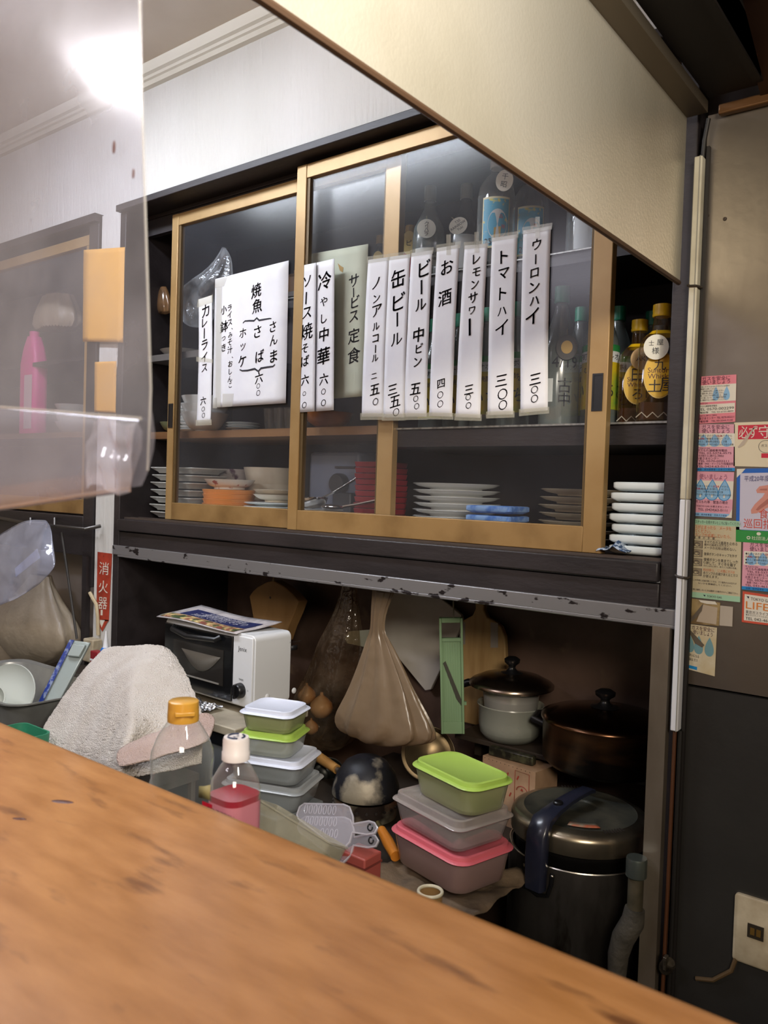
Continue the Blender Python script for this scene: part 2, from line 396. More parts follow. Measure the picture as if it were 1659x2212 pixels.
# cable duct beside the cabinet
du = thing('cable_duct', 'long cream plastic cable duct running down beside the right cabinet post', 'cable duct', (-.4585, 1.485, .93))
MB().box(-.0155, -.001, -.012, .012, .42, 1.03).build('duct', mat('cream_plastic', 'c9c4b0', .45, col2='b3ab94', scale=14), du, bevel=.002)
MB().box(-.0155, -.002, -.0115, .012, 0, .42).build('duct', mat('white_duct', 'd6d8de', .4), du, bevel=.002, )
MB().box(-.0055, -.0040, -.0128, -.011, 0, 1.03).build('seam', mat('grey_line', '8f8d84', .5), du)
MB().box(.0005, .006, .004, .0135, -.6, 1.05).build('dark_strip', mat('rubber_strip', '1a1614', .6), du)  # near-black strip stands in for the dark gap beside the duct
for z in (.28, .80):
    MB().tube([(-.0168, -.002, z+.004), (-.0168, -.012, z+.003), (-.013, -.0145, z+.001), (-.002, -.0145, z), (.002, -.010, z-.001), (.003, .006, z)], .0022, 6).build('wire_tie', mat('tie_wire', '3a332c', .5), du)
m = MB().tube([(-.010, .0, 0), (-.011, .0, -.3), (-.014, .002, -.6), (-.015, -.004, -.72)], .0035, 8); m.build('cable', mat('brown_cable', '4d2c16', .5), du)
m = MB().tube([(.0, .0, 0), (.0, .0, -.35), (-.002, .002, -.66), (-.004, -.004, -.75)], .0045, 8); m.build('cable', mat('black_cable', '15120f', .5), du)
m = MB().tube([(-.004, .0, 1.03), (-.003, .002, 1.06), (.002, .004, 1.098)], .004, 8); m.build('cable', MATS['black_cable'], du)
gc = A(1442, 2085, 1.47)
g = thing('gas_cock', 'small dull metal gas cock at the foot of the black cable', 'gas cock', gc)
MB().lathe([(0, -.016), (.010, -.016), (.012, -.01), (.012, .006), (.009, .012), (0, .012)], 16).build('body', mat('old_metal', '6f675a', .4, .8, col2='3b342c', scale=60), g, rot=(.3, .5, 0))
MB().box(-.003, .003, -.018, -.004, -.002, .022).build('lever', MATS['old_metal'], g, bevel=.001)

# ------------------------------------------------------------------ neighbouring cabinet at the left
lc = thing('wall_cabinet', 'dark wall cabinet with wood framed glass doors behind the clear plastic sheet', 'cabinet', (-3.1, 1.72, 1.15))
def lb(a, name, m, **k):
    b = MB().box(*a); b.v = [(x+3.1, y-1.72, z-1.15) for x, y, z in b.v]; return b.build(name, m, lc, **k)
lb((-4.1, -2.365, 1.475, 1.95, 2.185, 2.21), 'top_board', dark)
lb((-2.42, -2.365, 1.49, 1.95, 1.0, 2.185), 'side_post', dark, bevel=.002)
lb((-4.1, -2.42, 1.93, 1.95, 1.2, 2.185), 'back_board', dark_in)
lb((-4.1, -2.42, 1.49, 1.93, 1.19, 1.23), 'sill', dark, bevel=.003)
lb((-4.1, -2.42, 1.495, 1.51, 1.10, 1.19), 'fascia', dark)
lb((-4.1, -2.42, 1.58, 1.93, 1.50, 1.52), 'shelf', shelf_wood)
lb((-4.1, -2.42, 1.60, 1.93, 1.775, 1.79), 'shelf', dark)
lb((-3.42, -2.425, 1.512, 1.535, 1.235, 1.285), 'rail', rail_m, bevel=.002)
lb((-3.42, -2.425, 1.512, 1.535, 2.13, 2.165), 'rail', brass, bevel=.002)
lb((-2.47, -2.425, 1.512, 1.535, 1.285, 2.13), 'stile', brass, bevel=.002)
lb((-3.42, -2.47, 1.522, 1.525, 1.28, 2.135), 'glass_pane', glass)
lb((-2.398, -2.374, 1.478, 1.495, .2, 1.10), 'leg', dark)

fx = thing('ceiling_light', 'white fluorescent light fitting on the kitchen ceiling', 'ceiling light', (-2.0, .78, 2.61))
MB().box(-.63, .63, -.07, .07, -.035, 0).build('housing', white_p, fx, bevel=.004)
tubem = mat('fluorescent_tube', 'e8f0ff', .3, emit=27)
for y in (-.04, .04):
    b = MB(); b.T = Matrix.Translation((-.59, y, -.058)) @ Matrix.Rotation(PI/2, 4, 'Y'); b.lathe([(0, 0), (.015, 0), (.015, 1.18), (0, 1.18)], 16); b.build('tube', tubem, fx)
# ------------------------------------------------------------------ crockery
por = mat('white_porcelain', 'e3e4e2', .15, coat=.3)
por_b = mat('bluish_porcelain', 'dfe8ea', .15, coat=.3)
por_g = mat('grey_porcelain', 'b9b9b4', .25, coat=.2)
por_c = mat('cream_stoneware', 'cfc5b2', .3, coat=.2)
orange_t = mat('orange_lacquer', 'd48a45', .35)
def round_plate(name, r, h, m, label, cat, loc, group=None, foot=.55, lip=.004):
    t = lambda: None
    b = MB(); pr = [(0, .004), (r*foot, .004), (r*foot, 0), (r*foot+.004, 0), (r*foot+.006, .004), (r*.85, h*.55), (r, h), (r-lip, h+.0015), (r*.82, h*.55+.004), (r*foot*.9, .009), (0, .008)]
    b.lathe(pr, 40)
    o = b.build(name, m, angle=50); o.location = loc
    return tag(o, label, cat, group)
def bowl(name, r, h, m, label, cat, loc, group=None, foot=.4, pw=.5):
    b = MB(); pr = [(0, .004), (r*foot-.004, .004), (r*foot-.003, 0), (r*foot, 0)]
    for k in range(0, 9):
        t = k/8; pr.append((r*foot+(r-r*foot)*t**pw, .006+(h-.006)*t))
    for k in range(8, -1, -1):
        t = k/8; pr.append((max(.0, r*foot+(r-r*foot)*t**pw-.004), .010+(h-.010)*t))
    pr.append((0, .010)); b.lathe(pr, 40)
    o = b.build(name, m, angle=50); o.location = loc
    return tag(o, label, cat, group)
def stack(proto, n, dz, labels=None, jit=.003):
    """copies of a thing on top of itself; labels count from the bottom"""
    out = [proto]; b = proto.location.copy()
    for k in range(1, n):
        out.append(dup(proto, (b.x+random.uniform(-jit, jit), b.y+random.uniform(-jit, jit), b.z+k*dz), proto.rotation_euler.z+random.uniform(-.04, .04), labels and labels[k]))
    return out
ORD = ['lowest', 'second from the bottom', 'third from the bottom', 'fourth from the bottom', 'fifth from the bottom', 'sixth from the bottom', 'seventh from the bottom', 'eighth from the bottom', 'ninth from the bottom', 'tenth from the bottom', 'eleventh from the bottom', 'twelfth from the bottom']
def ords(n, txt):
    o = [ORD[k] for k in range(n)]; o[-1] = 'topmost'
    return [txt.replace('@', w) for w in o]
ZB = 1.2382     # cabinet bottom
def X3(px, py, Y): return A(px, py, Y).x
# rectangular plates with curved rims at the left end of the bottom shelf
def rect_plate(name, w, d, h, m, label, cat, loc, group=None, rz=0, rim=.006, up=0):
    b = MB()
    b.loft([rrect(w*.78, d*.78, .01, 0), rrect(w*.80, d*.80, .01, h*.25), rrect(w, d, .012, h), rrect(w, d, .012, h+rim*.5), rrect(w-.01, d-.01, .012, h+rim*.5), rrect(w*.78, d*.78, .01, h*.4)])
    o = b.build(name, m, angle=45, bevel=.001); o.location = loc; o.rotation_euler.z = rz
    return tag(o, label, cat, group)
n = 7; L = ords(n, '@ flared grey rectangular plate of seven at the cabinet left end')
p = rect_plate('rectangular_plate', .21, .15, .016, por_g, L[0], 'plate', (-2.098, 1.665, ZB), 'flared rectangular plates in the left corner')
stack(p, n, .0237, L, .004)
# orange trays, patterned bowl and other bowls
def pix(px, py, Y, z): q = A(px, py, Y); return (q.x, Y, z)
n = 7; L = ords(n, '@ orange round tray in the stack under the patterned bowl')
b = MB().lathe([(0, 0), (.076, 0), (.081, .0125), (.077, .0133), (.071, .005), (0, .005)], 40); o = b.build('round_tray', orange_t, angle=30); o.location = (-1.893, 1.657, ZB)
stack(tag(o, L[0], 'tray', 'orange trays stacked in the cabinet'), n, .0139, L, .0008)
patt = mat('flower_patterned_porcelain', 'dad7cf', .2, col2='9c4a44', scale=40, lo=.60, hi=.66, coat=.3)
bowl('patterned_bowl', .078, .030, patt, 'white bowl with red speckled pattern standing on the orange trays', 'bowl', (-1.893, 1.657, ZB+.0978), foot=.6)
patt2 = mat('purple_patterned_porcelain', 'b5aca8', .25, col2='5e4350', scale=30, lo=.58, hi=.66, coat=.2)
bowl('floral_bowl', .084, .075, patt2, 'greyish bowl with dark purple flower band behind the patterned bowl', 'bowl', pix(505, 1085, 1.83, ZB+.0885), foot=.5)
bowl('shallow_bowl', .07, .088, por_g, 'plain grey bowl under the purple flowered bowl', 'bowl', pix(510, 1085, 1.83, ZB), foot=.5)
L = ords(2, 'large beige noodle bowl, @ of the two nested in the cabinet')
o = bowl('noodle_bowl', .09, .10, por_c, L[0], 'bowl', pix(585, 1085, 1.835, ZB+.018), 'beige noodle bowls', foot=.45, pw=.35); stack(o, 2, .052, L, 0)
round_plate('saucer', .11, .018, por_g, 'wide grey plate under the beige noodle bowls', 'plate', pix(585, 1085, 1.828, ZB))
L = ords(2, 'small cream dish, @ of two in front of beige noodle bowls')
o = bowl('small_dish', .07, .022, por_c, L[0], 'dish', pix(598, 1090, 1.655, ZB+.0655), 'small cream dishes', foot=.5); stack(o, 2, .014, L, .001)
L = ords(6, '@ flat white plate in the stack under the small cream dishes')
o = round_plate('flat_plate', .085, .009, por_b, L[0], 'plate', pix(590, 1100, 1.655, ZB), 'flat white plates behind the door rail'); stack(o, 6, .0107, L, .001)
L = ords(3, 'cream plate, @ of the small stack behind the steel ladle')
o = round_plate('side_plate', .055, .012, por_c, L[0], 'plate', pix(690, 1090, 1.87, ZB), 'cream plates behind the ladle'); stack(o, 3, .016, L, .002)
# ladle
L = ords(5, '@ flat plate in the small stack under the steel ladle')
o = round_plate('ladle_plate', .066, .009, por_g, L[0], 'plate', pix(690, 1098, 1.637, ZB), 'flat plates under the ladle'); stack(o, 5, .0107, L, .001)
ld = thing('ladle', 'shiny steel ladle lying behind the right sliding door', 'ladle', pix(676, 1098, 1.625, ZB+.0535))
chrome = mat('polished_steel', 'd8d8da', .12, 1)
MB().lathe([(.0, .0), (.022, .004), (.036, .016), (.041, .032), (.039, .032), (.034, .018), (.02, .006), (0, .003)], 28).build('scoop', chrome, ld, angle=60)
m = MB()
m.loft([[(.035+t*.12-.004*0, -.006+t*.04, .030+t*.075+a), (.035+t*.12, .006+t*.04, .030+t*.075+a), (.035+t*.12, .006+t*.04, .033+t*.075+a), (.035+t*.12, -.006+t*.04, .033+t*.075+a)] for t, a in ((0, 0), (.3, -.004), (.7, -.003), (1, .0))])
m.build('handle', chrome, ld, bevel=.001)
t = thing('serving_spoon', 'steel serving spoon lying beside the ladle', 'spoon', pix(718, 1100, 1.605, ZB+.0535), rz=.3)
MB().ball((0, 0, .008), .03, 20, 0, (1.1, .7, .27)).build('scoop', chrome, t)
MB().tube([(.03, 0, .010), (.07, .005, .018), (.12, .01, .03)], .004).build('handle', chrome, t)
# grey appliance and red boxes
gd = thing('drink_dispenser', 'grey blue tabletop dispenser with round knob behind right sliding door', 'dispenser', (X3(745, 1050, 1.80), 1.80, ZB))
gm = mat('grey_blue_plastic', '6b748a', .35); gmd = mat('dark_grey_plastic', '2f3138', .4)
MB().box(-.12, .075, -.03, .08, 0, .218).build('body', gm, gd, bevel=.012)
MB().box(-.0, .07, -.055, -.03, .0, .10).build('base', gmd, gd, bevel=.005)
MB().box(-.01, .065, -.036, -.03, .17, .176).build('slot', gmd, gd)
MB().box(.0, .03, -.05, -.03, .07, .10).build('spout', gmd, gd, bevel=.004)
m = MB(); m.T = Matrix.Rotation(PI/2, 4, 'X'); m.lathe([(0, .03), (.03, .03), (.03, .05), (.026, .056), (0, .056)], 28); m.v = [(x+.012, y, z+.125) for x, y, z in m.v]
m.build('knob', gmd, gd)
L = ords(12, '@ red square lacquer box in the stack behind the door')
b = MB().loft([rrect(.10, .10, .006, 0), rrect(.105, .105, .006, .014)]); o = b.build('lacquer_box', mat('red_lacquer', '7d1c25', .3), bevel=.001); o.location = (X3(812, 1090, 1.68), 1.70, ZB)
stack(tag(o, L[0], 'box', 'red lacquer boxes'), 12, .0155, L, .0015)
# plates at the right
L = ords(8, '@ white round plate in the tall stack by two blue dishes')
o = round_plate('round_plate', .112, .016, por, L[0], 'plate', (X3(985, 1110, 1.74), 1.74, ZB), 'tall stack of white round plates'); stack(o, 8, .0165, L, .002)
blue_d = mat('blue_glazed_porcelain', '7fa3d6', .25, col2='4a74bd', scale=40, lo=.45, hi=.6, coat=.3)
L = ['%s blue rimmed rectangular dish in the stack just above the bottom door rail' % k for k in ('lowest', 'third', 'second', 'topmost')]
b = MB().loft([rrect(.100, .075, .01, 0), rrect(.116, .088, .010, .004), rrect(.120, .092, .008, .006), rrect(.120, .092, .008, .0155), rrect(.114, .086, .008, .017), rrect(.10, .072, .01, .010)])
o = b.build('blue_dish', blue_d, angle=50); o.location = (X3(1072, 1120, 1.62), 1.625, ZB); tag(o, L[0], 'dish', 'blue rimmed dishes'); stack(o, 4, .022, L, 0)
L = ords(7, '@ cream round plate in the stack left of the square plates')
o = round_plate('round_plate', .10, .015, por_c, L[0], 'plate', (X3(1245, 1110, 1.76), 1.79, ZB), 'stack of round plates behind the right stile'); stack(o, 7, .0185, L, .003)
round_plate('oval_platter', .055, .014, por_c, 'cream platter lying right of the blue rimmed dishes', 'plate', (X3(1190, 1140, 1.63), 1.63, ZB))
L = ords(7, '@ white square plate of seven in the open right end')
b = MB().loft([rrect(.090, .090, .01, 0), rrect(.108, .108, .012, .004), rrect(.112, .112, .008, .0075), rrect(.112, .112, .008, .0165), rrect(.106, .106, .008, .018), rrect(.092, .092, .01, .011)])
o = b.build('square_plate', por_b, angle=50); o.location = (-.572, 1.585, ZB); tag(o, L[0], 'plate', 'square white plates in the open end of the cabinet')
stack(o, 7, .0207, L, .0025)
q = A(1332, 1188, 1.53)
m = MB().grid(lambda u, v: ((u-.5)*.06, (v-.5)*.05, .012+.014*math.exp(-((u-.55)**2)/.03)+.003*math.sin(9*u+4*v)-.01*(1-v)), 14, 8)
o = m.build('checked_cloth', mat('blue_checked_cotton', 'a8b6c8', .85, col2='2d4668', scale=120, lo=.49, hi=.52), solid=.0015, loc=(q.x, 1.525, ZB+.0045)); tag(o, 'small blue and white checked cloth in front of the square plates', 'cloth')
# dishes on the middle shelf at the left
L = ords(9, '@ white plate in the stack behind the curry rice strip')
o = round_plate('round_plate', .072, .012, por, L[0], 'plate', (-2.138, 1.72, 1.5127), 'stack of plates on the brown shelf'); stack(o, 9, .0105, L, .002)
L = ords(3, 'white soup bowl, @ of three on the brown shelf')
o = bowl('soup_bowl', .075, .062, por, L[0], 'bowl', (X3(442, 905, 1.68), 1.68, 1.5127), 'soup bowls on the brown shelf'); stack(o, 3, .026, L, .001)
L = ords(3, 'small white saucer, @ of three below the grilled fish paper')
o = round_plate('small_saucer', .052, .008, por_b, L[0], 'saucer', (X3(525, 905, 1.66), 1.66, 1.5127), 'saucers on the brown shelf'); stack(o, 3, .008, L, .001)
bowl('green_bowl', .041, .034, mat('olive_green_glaze', '6f7455', .3), 'olive green bowl at the left end of the brown shelf', 'bowl', (-2.172, 1.652, 1.5127))
m = MB().lathe([(0, .0), (.03, .0), (.058, .02), (.066, .045), (.062, .045), (.05, .02), (0, .006)], 40)
o = m.build('wooden_bowl', mat('reddish_brown_wood', 'a0612c', .35, col2='7a431c', scale=14, coat=.3)); o.location = (X3(705, 905, 1.66), 1.67, 1.5127); tag(o, 'glossy brown wooden bowl on the shelf below the chilled noodle strip', 'bowl')
glassm = film('drinking_glass', 'd0d8dc', .10, .05, edge=.6)
for k, px in enumerate((578, 600, 622, 640)):
    o = MB().lathe([(0, .003), (.022, .003), (.028, .07), (.026, .07), (.020, .006), (0, .006)], 24).build('drinking_glass', glassm); o.location = (X3(px, 900, 1.70), 1.72, 1.5127)
    tag(o, 'clear glass tumbler on the brown shelf, %s from the left of four' % ['first', 'second', 'third', 'fourth'][k], 'glass', 'tumblers on the brown shelf')

# ------------------------------------------------------------------ bags in the cabinet
clearbag = film('clear_polythene', 'dfe6ee', .10, .12, edge=.45, haze_noise=.10, nscale=30, bump=.5, bscale=45)
def bag(name, loops, m, label, cat, n=40, folds=(9, .06), jit=.01, seed=1, group=None, flat=.6, origin=None, solid=0, cap=True):
    """loops: (x, y, z, half width, half depth) from the top down"""
    rnd = random.Random(seed); b = MB(); ls = []
    ph = [rnd.uniform(0, 6.3) for _ in range(4)]
    for i, (x, y, z, w, d) in enumerate(loops):
        l = []
        for k in range(n):
            a = 2*PI*k/n
            f = 1+folds[1]*math.sin(folds[0]*a+ph[0]+i*.25)+folds[1]*.6*math.sin((folds[0]*2+1)*a+ph[1]-i*.3)+rnd.uniform(-jit, jit)
            l.append((x+w*f*math.cos(a), y+d*f*math.sin(a), z+.3*w*folds[1]*math.sin(3*a+ph[2])))
        ls.append(l)
    b.loft(ls, 0, False, cap)
    o = b.build(name, m, angle=80, origin=origin or loops[len(loops)//2][:3], sub=1)
    return tag(o, label, cat, group)
def P(px, py, Y): return tuple(A(px, py, Y))
def ploops(rows, Y, k=.5, bulge=0):
    out = []
    for xl, xr, y in rows:
        a, b = A(xl, y, Y), A(xr, y, Y); w = abs(b.x-a.x)/2
        out.append(((a.x+b.x)/2, Y+bulge, (a.z+b.z)/2, w, max(w*k, .004)))
    return out
bag('crumpled_bag', ploops([(480, 486, 535), (468, 500, 560), (440, 498, 590), (392, 500, 620), (386, 480, 650), (395, 460, 685), (412, 440, 708)], 1.64, .45), clearbag, 'crumpled clear plastic bag on the upper left shelf behind glass', 'plastic bag', folds=(7, .12), jit=.05, seed=4)
m = MB().lathe([(0, 0), (.05, .0), (.075, .02), (.07, .02), (.045, .004), (0, .004)], 30)
o = m.build('shelf_dish', por_g); o.location = (-2.135, 1.66, 1.7557); tag(o, 'shallow grey dish on the small side shelf', 'dish')
bag('food_bag', ploops([(348, 358, 620), (343, 364, 634), (340, 368, 655), (343, 372, 680)], 1.625, .5), film('brown_food_bag', '7a5a3a', .55, .15, edge=.4, haze_noise=.15, nscale=40, gloss=.4), 'small clear bag of brown food on the side shelf', 'plastic bag', folds=(5, .08), jit=.04, seed=9)

# ------------------------------------------------------------------ bottles
capgreen = mat('green_bottle_cap', '2f9a78', .3)
capdark = mat('dark_bottle_cap', '3a4444', .4)
frost = film('frosted_glass', '8f9a98', .42, .25, edge=.4)
frostd = film('dark_frosted_glass', '5b5f62', .55, .25, edge=.4)
clearg = film('clear_glass', 'c8d2d2', .08, .06, edge=.65, power=2.2)
liquor = film('clear_liquor', 'b8c0b8', .12, .1, tint='DDE4DC', edge=.3)
yellow_l = mat('yellow_label', 'e0b21a', .45)
lab_w = mat('white_label', 'd9dedd', .5)
disc_m = mat('card_tag', 'e8e6d8', .6)
def faceang(x, y): return math.atan2(-y, -x)          # direction to the guests' side of the counter
def tagdisc(parent, at, rx, rz_, m, text, yaw, roll=0, h=.02, name='name_tag', inkm=None):
    """oval card tag hung on a bottle neck"""
    if name == 'name_tag' and yaw is not None and not parent['category'].startswith('whisky') and parent.name[:6] != 'whisky':
        a = faceang(*parent.location[:2])-parent.rotation_euler.z      # hang it on the guests' side
        rad = math.hypot(at[0], at[1]); lat = at[0]*.6
        at = (rad*math.cos(a)-lat*math.sin(a), rad*math.sin(a)+lat*math.cos(a), at[2]); yaw = a+PI/2
    b = MB(); b.T = Matrix.Rotation(PI/2, 4, 'X')
    b.loft([ell(rx, rz_, -.0008, 28), ell(rx, rz_, .0008, 28)])
    o = b.build(name, m, parent, loc=at, rot=(0, roll, yaw))
    t = MB()
    for s, x, z, hh in text: put(t, s, lambda u, v: (u, -.0016, v), x, z, hh)
    if text: t.build('lettering', inkm or ink, o)
    c = MB().tube([(0, .0, rz_*.75), (0, .004, rz_*1.1), (0, .012, rz_*1.5)], .0008, 6); c.build('string', mat('tag_string', '8a7a5a', .7), o)
    return o
def cyl_map(r, ang):
    return lambda u, v: (r*math.cos(ang+u/r), r*math.sin(ang+u/r), v)
def bottle(name, label, loc, prof, gm, capm, cap, group=None, liq=None, labels=(), n=32, texts=(), sx=1):
    t = thing(name, label, 'bottle', loc, group=group)
    MB().lathe(prof, n, sx=sx).build('glass_body', gm, t, angle=60)
    r, z0, z1 = cap
    MB().lathe([(0, z0), (r, z0), (r*1.03, z0+.003), (r, z0+.006), (r, z1-.006), (r*.97, z1-.001), (0, z1)], 24).build('cap', capm, t, angle=50)
    if liq:
        MB().lathe([(0, .004)]+[(max(a-.003, .001), b) for a, b in prof if .003 < b < liq]+[(max(prof[2][0]-.003, .001), liq), (0, liq)], n, sx=sx).build('liquor', liquor if not isinstance(liq, tuple) else liq[1], t, angle=60)
    fa = faceang(*loc[:2])
    for nm, r, z0, z1, half, m, *of in labels:
        fb_ = fa; fa_ = fa+(of[0] if of else 0); MB().lathe([(r, z0), (r+.0006, z0), (r+.0006, z1), (r, z1)], 20, a0=fa_-half, a1=fa_+half).build(nm, m, t, angle=30)
    if texts:
        b = MB()
        for s, u, z, h, r in texts: put(b, s, cyl_map(r+.0012, fa), u, z, h)
        b.build('lettering', ink, t)
    return t
ichi = [(0, 0), (.036, 0), (.0385, .004), (.0385, .165), (.036, .185), (.026, .215), (.0165, .24), (.0135, .262), (.0135, .285), (0, .285)]
G = 'green capped liquor bottles on the middle shelf'
SH = 1.5005
lab_set = [('green_band', .0388, .158, .172, 1.5, mat('label_green', '2f8a4a', .45)), ('white_band', .0388, .135, .158, 1.5, lab_w),
           ('main_label', .0388, .035, .135, 1.5, mat('yellow_green_label', 'd0b31e', .45, col2='5f9a3c', scale=9, lo=.42, hi=.6, stretch=(1, 1, 1.4)))]
B1 = bottle('shochu_bottle', 'large frosted bottle with green cap and handwritten 4/19 right of the paper strips', (X3(1200, 915, 1.62), 1.63, SH),
            [(0, 0), (.040, 0), (.043, .005), (.043, .15), (.040, .175), (.030, .205), (.018, .24), (.0135, .262), (.0135, .30), (0, .30)], frost, capgreen, (.0165, .268, .305), G, liq=None,
            labels=[('paper_label', .0433, .05, .10, .2, lab_w, -.5)], texts=[('4/19', .012, .135, .034, .043), ('古', .012, .085, .034, .043), ('中', .012, .055, .032, .043)])
tagdisc(B1, (.022, -.042, .165), .022, .027, mat('dark_tag', '2a2420', .5), [], -.5)
B1d = [c for c in kids(B1) if c.name.startswith('name_tag')][0]
b = MB(); b.T = Matrix.Rotation(PI/2, 4, 'X'); b.loft([ell(.012, .014, .0009, 20), ell(.012, .014, .0014, 20)]); b.build('gold_centre', mat('gold_card', 'c9a24a', .5), B1d)
B2 = bottle('shochu_bottle', 'green capped bottle with yellow label partly hidden by right door stile', (X3(1290, 915, 1.655), 1.66, SH), ichi, frost, capgreen, (.0160, .258, .292), G, labels=lab_set,
            texts=[('下町のナポレオン', 0, .147, .0155, .0388), ('いいちこ', 0, .075, .036, .0388), ('むぎ焼酎', -.012, .118, .014, .0388), ('25', .02, .112, .014, .0388)])
spots = [(1106, 1.66, 'green capped bottle showing between the tomato and oolong paper strips'), (1248, 1.78, 'green capped bottle standing behind the 4/19 bottle'),
         (1328, 1.815, 'green capped bottle in the shadow left of the square whisky bottles'), (1400, 1.90, 'dim green capped bottle at the back behind the whisky bottles'),
         (1048, 1.68, 'green capped bottle mostly behind the tomato paper strip'), (988, 1.70, 'green capped bottle mostly behind the lemon sour strip'), (935, 1.72, 'green capped bottle between the beer and sake paper strips')]
for px, Y, lb in spots: dup(B2, (X3(px, 915, Y), Y, SH), None, lb)
# square whisky bottles
kak = film('whisky_glass', '6a4a24', .12, .06, edge=.7, power=2.0)
whisky = mat('amber_whisky', '2e1206', .12, coat=.4)
ycap = mat('yellow_bottle_cap', 'e3b91c', .35)
def kaku(label, loc, scale, lines, tagt, tcol):
    t = thing('whisky_bottle', label, 'bottle', loc, rz=faceang(*loc[:2])+PI/2, group='square whisky bottles')
    s = scale; w, d = .078*s, .062*s
    MB().loft([rrect(w, d, .014, 0), rrect(w, d, .015, .004), rrect(w, d, .015, .135*s), rrect(w*.93, d*.93, .02, .150*s), rrect(w*.7, d*.7, .02, .163*s), rrect(.032*s, .032*s, .016*s, .172*s), rrect(.028*s, .028*s, .014*s, .205*s)], 0, True, False).build('glass_body', kak, t, angle=50)
    MB().loft([rrect(w*.92, d*.9, .012, .005), rrect(w*.92, d*.9, .012, .036*s)]).build('liquor', whisky, t)
    z = .198*s
    MB().lathe([(0, z), (.0165*s, z), (.0175*s, z+.004), (.0165*s, z+.008), (.017*s, z+.012), (.0165*s, z+.024), (0, z+.025)], 24).build('cap', ycap, t)
    m = MB(); m.T = Matrix.Rotation(PI/2, 4, 'X')
    m.loft([ell(.026*s, .041*s, d/2+.0004, 32, 0, .086*s), ell(.026*s, .041*s, d/2+.0010, 32, 0, .086*s)]); lo = m.build('oval_label', yellow_l, t)
    m = MB(); m.T = Matrix.Rotation(PI/2, 4, 'X')
    m.loft([ell(.0285*s, .0435*s, d/2+.0001, 32, 0, .086*s), ell(.0285*s, .0435*s, d/2+.0003, 32, 0, .086*s)]); m.build('label_border', mat('label_gold_border', 'd8b860', .5), t)
    MB().loft([rrect(w*.6, d*.72, .012, .1636*s), rrect(w*.45, d*.58, .012, .1705*s)], 0, False, False).build('shoulder_label', ycap, t)
    fn = lambda u, v: (u, -d/2-.0014, v)
    m = MB()
    for tx, z in (('Suntory', .093), ('Whisky', .082)): put(m, tx, fn, 0, z*s, .0135*s)
    m.build('lettering', mat('maroon_print', '5a1710', .5), t)
    m = MB(); f2 = lambda u, v: (u, -d/2-.0020, v)
    for tx, x, z, h in lines: put(m, tx, f2, x*s, z*s, h*s)
    m.build('marker_writing', ink, t)
    m = MB()
    for k in range(4):
        x0 = -w/2+k*w/4; m.tube([(x0, -d/2, .008), (x0+w/8, -d/2-.001, .018), (x0+w/4, -d/2, .008)], .0012, 6)
    m.build('diamond_ridge', film('ridge_glass', 'e0d8c8', .5, .1), t)
    tagdisc(t, (tagt[0]*s, -d/2-.012, .135*s), .022*s, .023*s, tcol, tagt[1], tagt[2])
    return t
kaku('square whisky bottle with round name tag beside the right cabinet post', (-.566, 1.605, SH), 1.06, [('九', .0, .105, .022), ('土', -.008, .066, .026), ('屋', .014, .068, .028)], (-.008, [('士', -.009, .008, .011), ('屋', .007, .009, .013), ('様', -.001, -.007, .014)], .0), disc_m)
kaku('shorter whisky bottle with AKI tag, left of the tagged one', (-.634, 1.668, SH), 1.0, [('田', .0, .104, .030), ('ろ', .0, .064, .026), ('1', .018, .064, .024)], (.006, [('AKI', .0, 0, .014)], .0), mat('tan_tag', 'c9a878', .6))
bottle('dark_bottle', 'dark bottle with script lettering behind the two whisky bottles', (X3(1412, 905, 1.74), 1.76, SH), [(0, 0), (.034, 0), (.034, .15), (.02, .18), (.014, .20), (.014, .222), (0, .222)], mat('dark_glass', '0d0c0c', .15), capdark, (.0155, .20, .226), None, texts=[('Cl', 0, .195, .016, .015)])

# upper shelf
US = 1.8935
def upper(px, Y): return (X3(px, 560, Y), Y, US)
sake = [(0, 0), (.039, 0), (.042, .004), (.042, .11), (.039, .135), (.024, .165), (.0145, .185), (.0135, .215), (0, .215)]
b = bottle('sake_bottle', 'frosted bottle with round white name tag on the upper shelf', upper(925, 1.72), sake, frost, mat('grey_cap', '8d918a', .4), (.0155, .205, .243), 'bottles kept on the upper shelf', labels=[('paper_label', .0424, .03, .075, .9, lab_w)], texts=[('本格焼酎', 0, .06, .010, .0424), ('米焼酎 25度', 0, .048, .008, .0424)])
tagdisc(b, (-.012, -.046, .12), .024, .024, disc_m, [('ク', 0, .012, .014), ('リ', 0, .004, .012), ('ハ', 0, -.004, .013), ('ラ', 0, -.013, .013)], .6)
b = bottle('sake_bottle', 'dark frosted bottle with oval tag reading rainbow on the upper shelf', upper(1003, 1.76), sake, frostd, mat('grey_cap', '8d918a'), (.0155, .205, .243), 'bottles kept on the upper shelf', labels=[('paper_label', .0424, .02, .105, .6, lab_w)])
tagdisc(b, (-.03, -.050, .12), .024, .020, disc_m, [('T20', .004, .010, .009), ('RAINBOW', 0, .001, .009), ('Yuki', 0, -.008, .009)], .5, -.6)
bluel = mat('sky_blue_floral_label', '4fa9c9', .45, col2='d9d36a', scale=45, lo=.58, hi=.66)
big = [(0, 0), (.042, 0), (.045, .005), (.045, .165), (.041, .19), (.028, .212), (.017, .222), (.015, .25), (0, .25)]
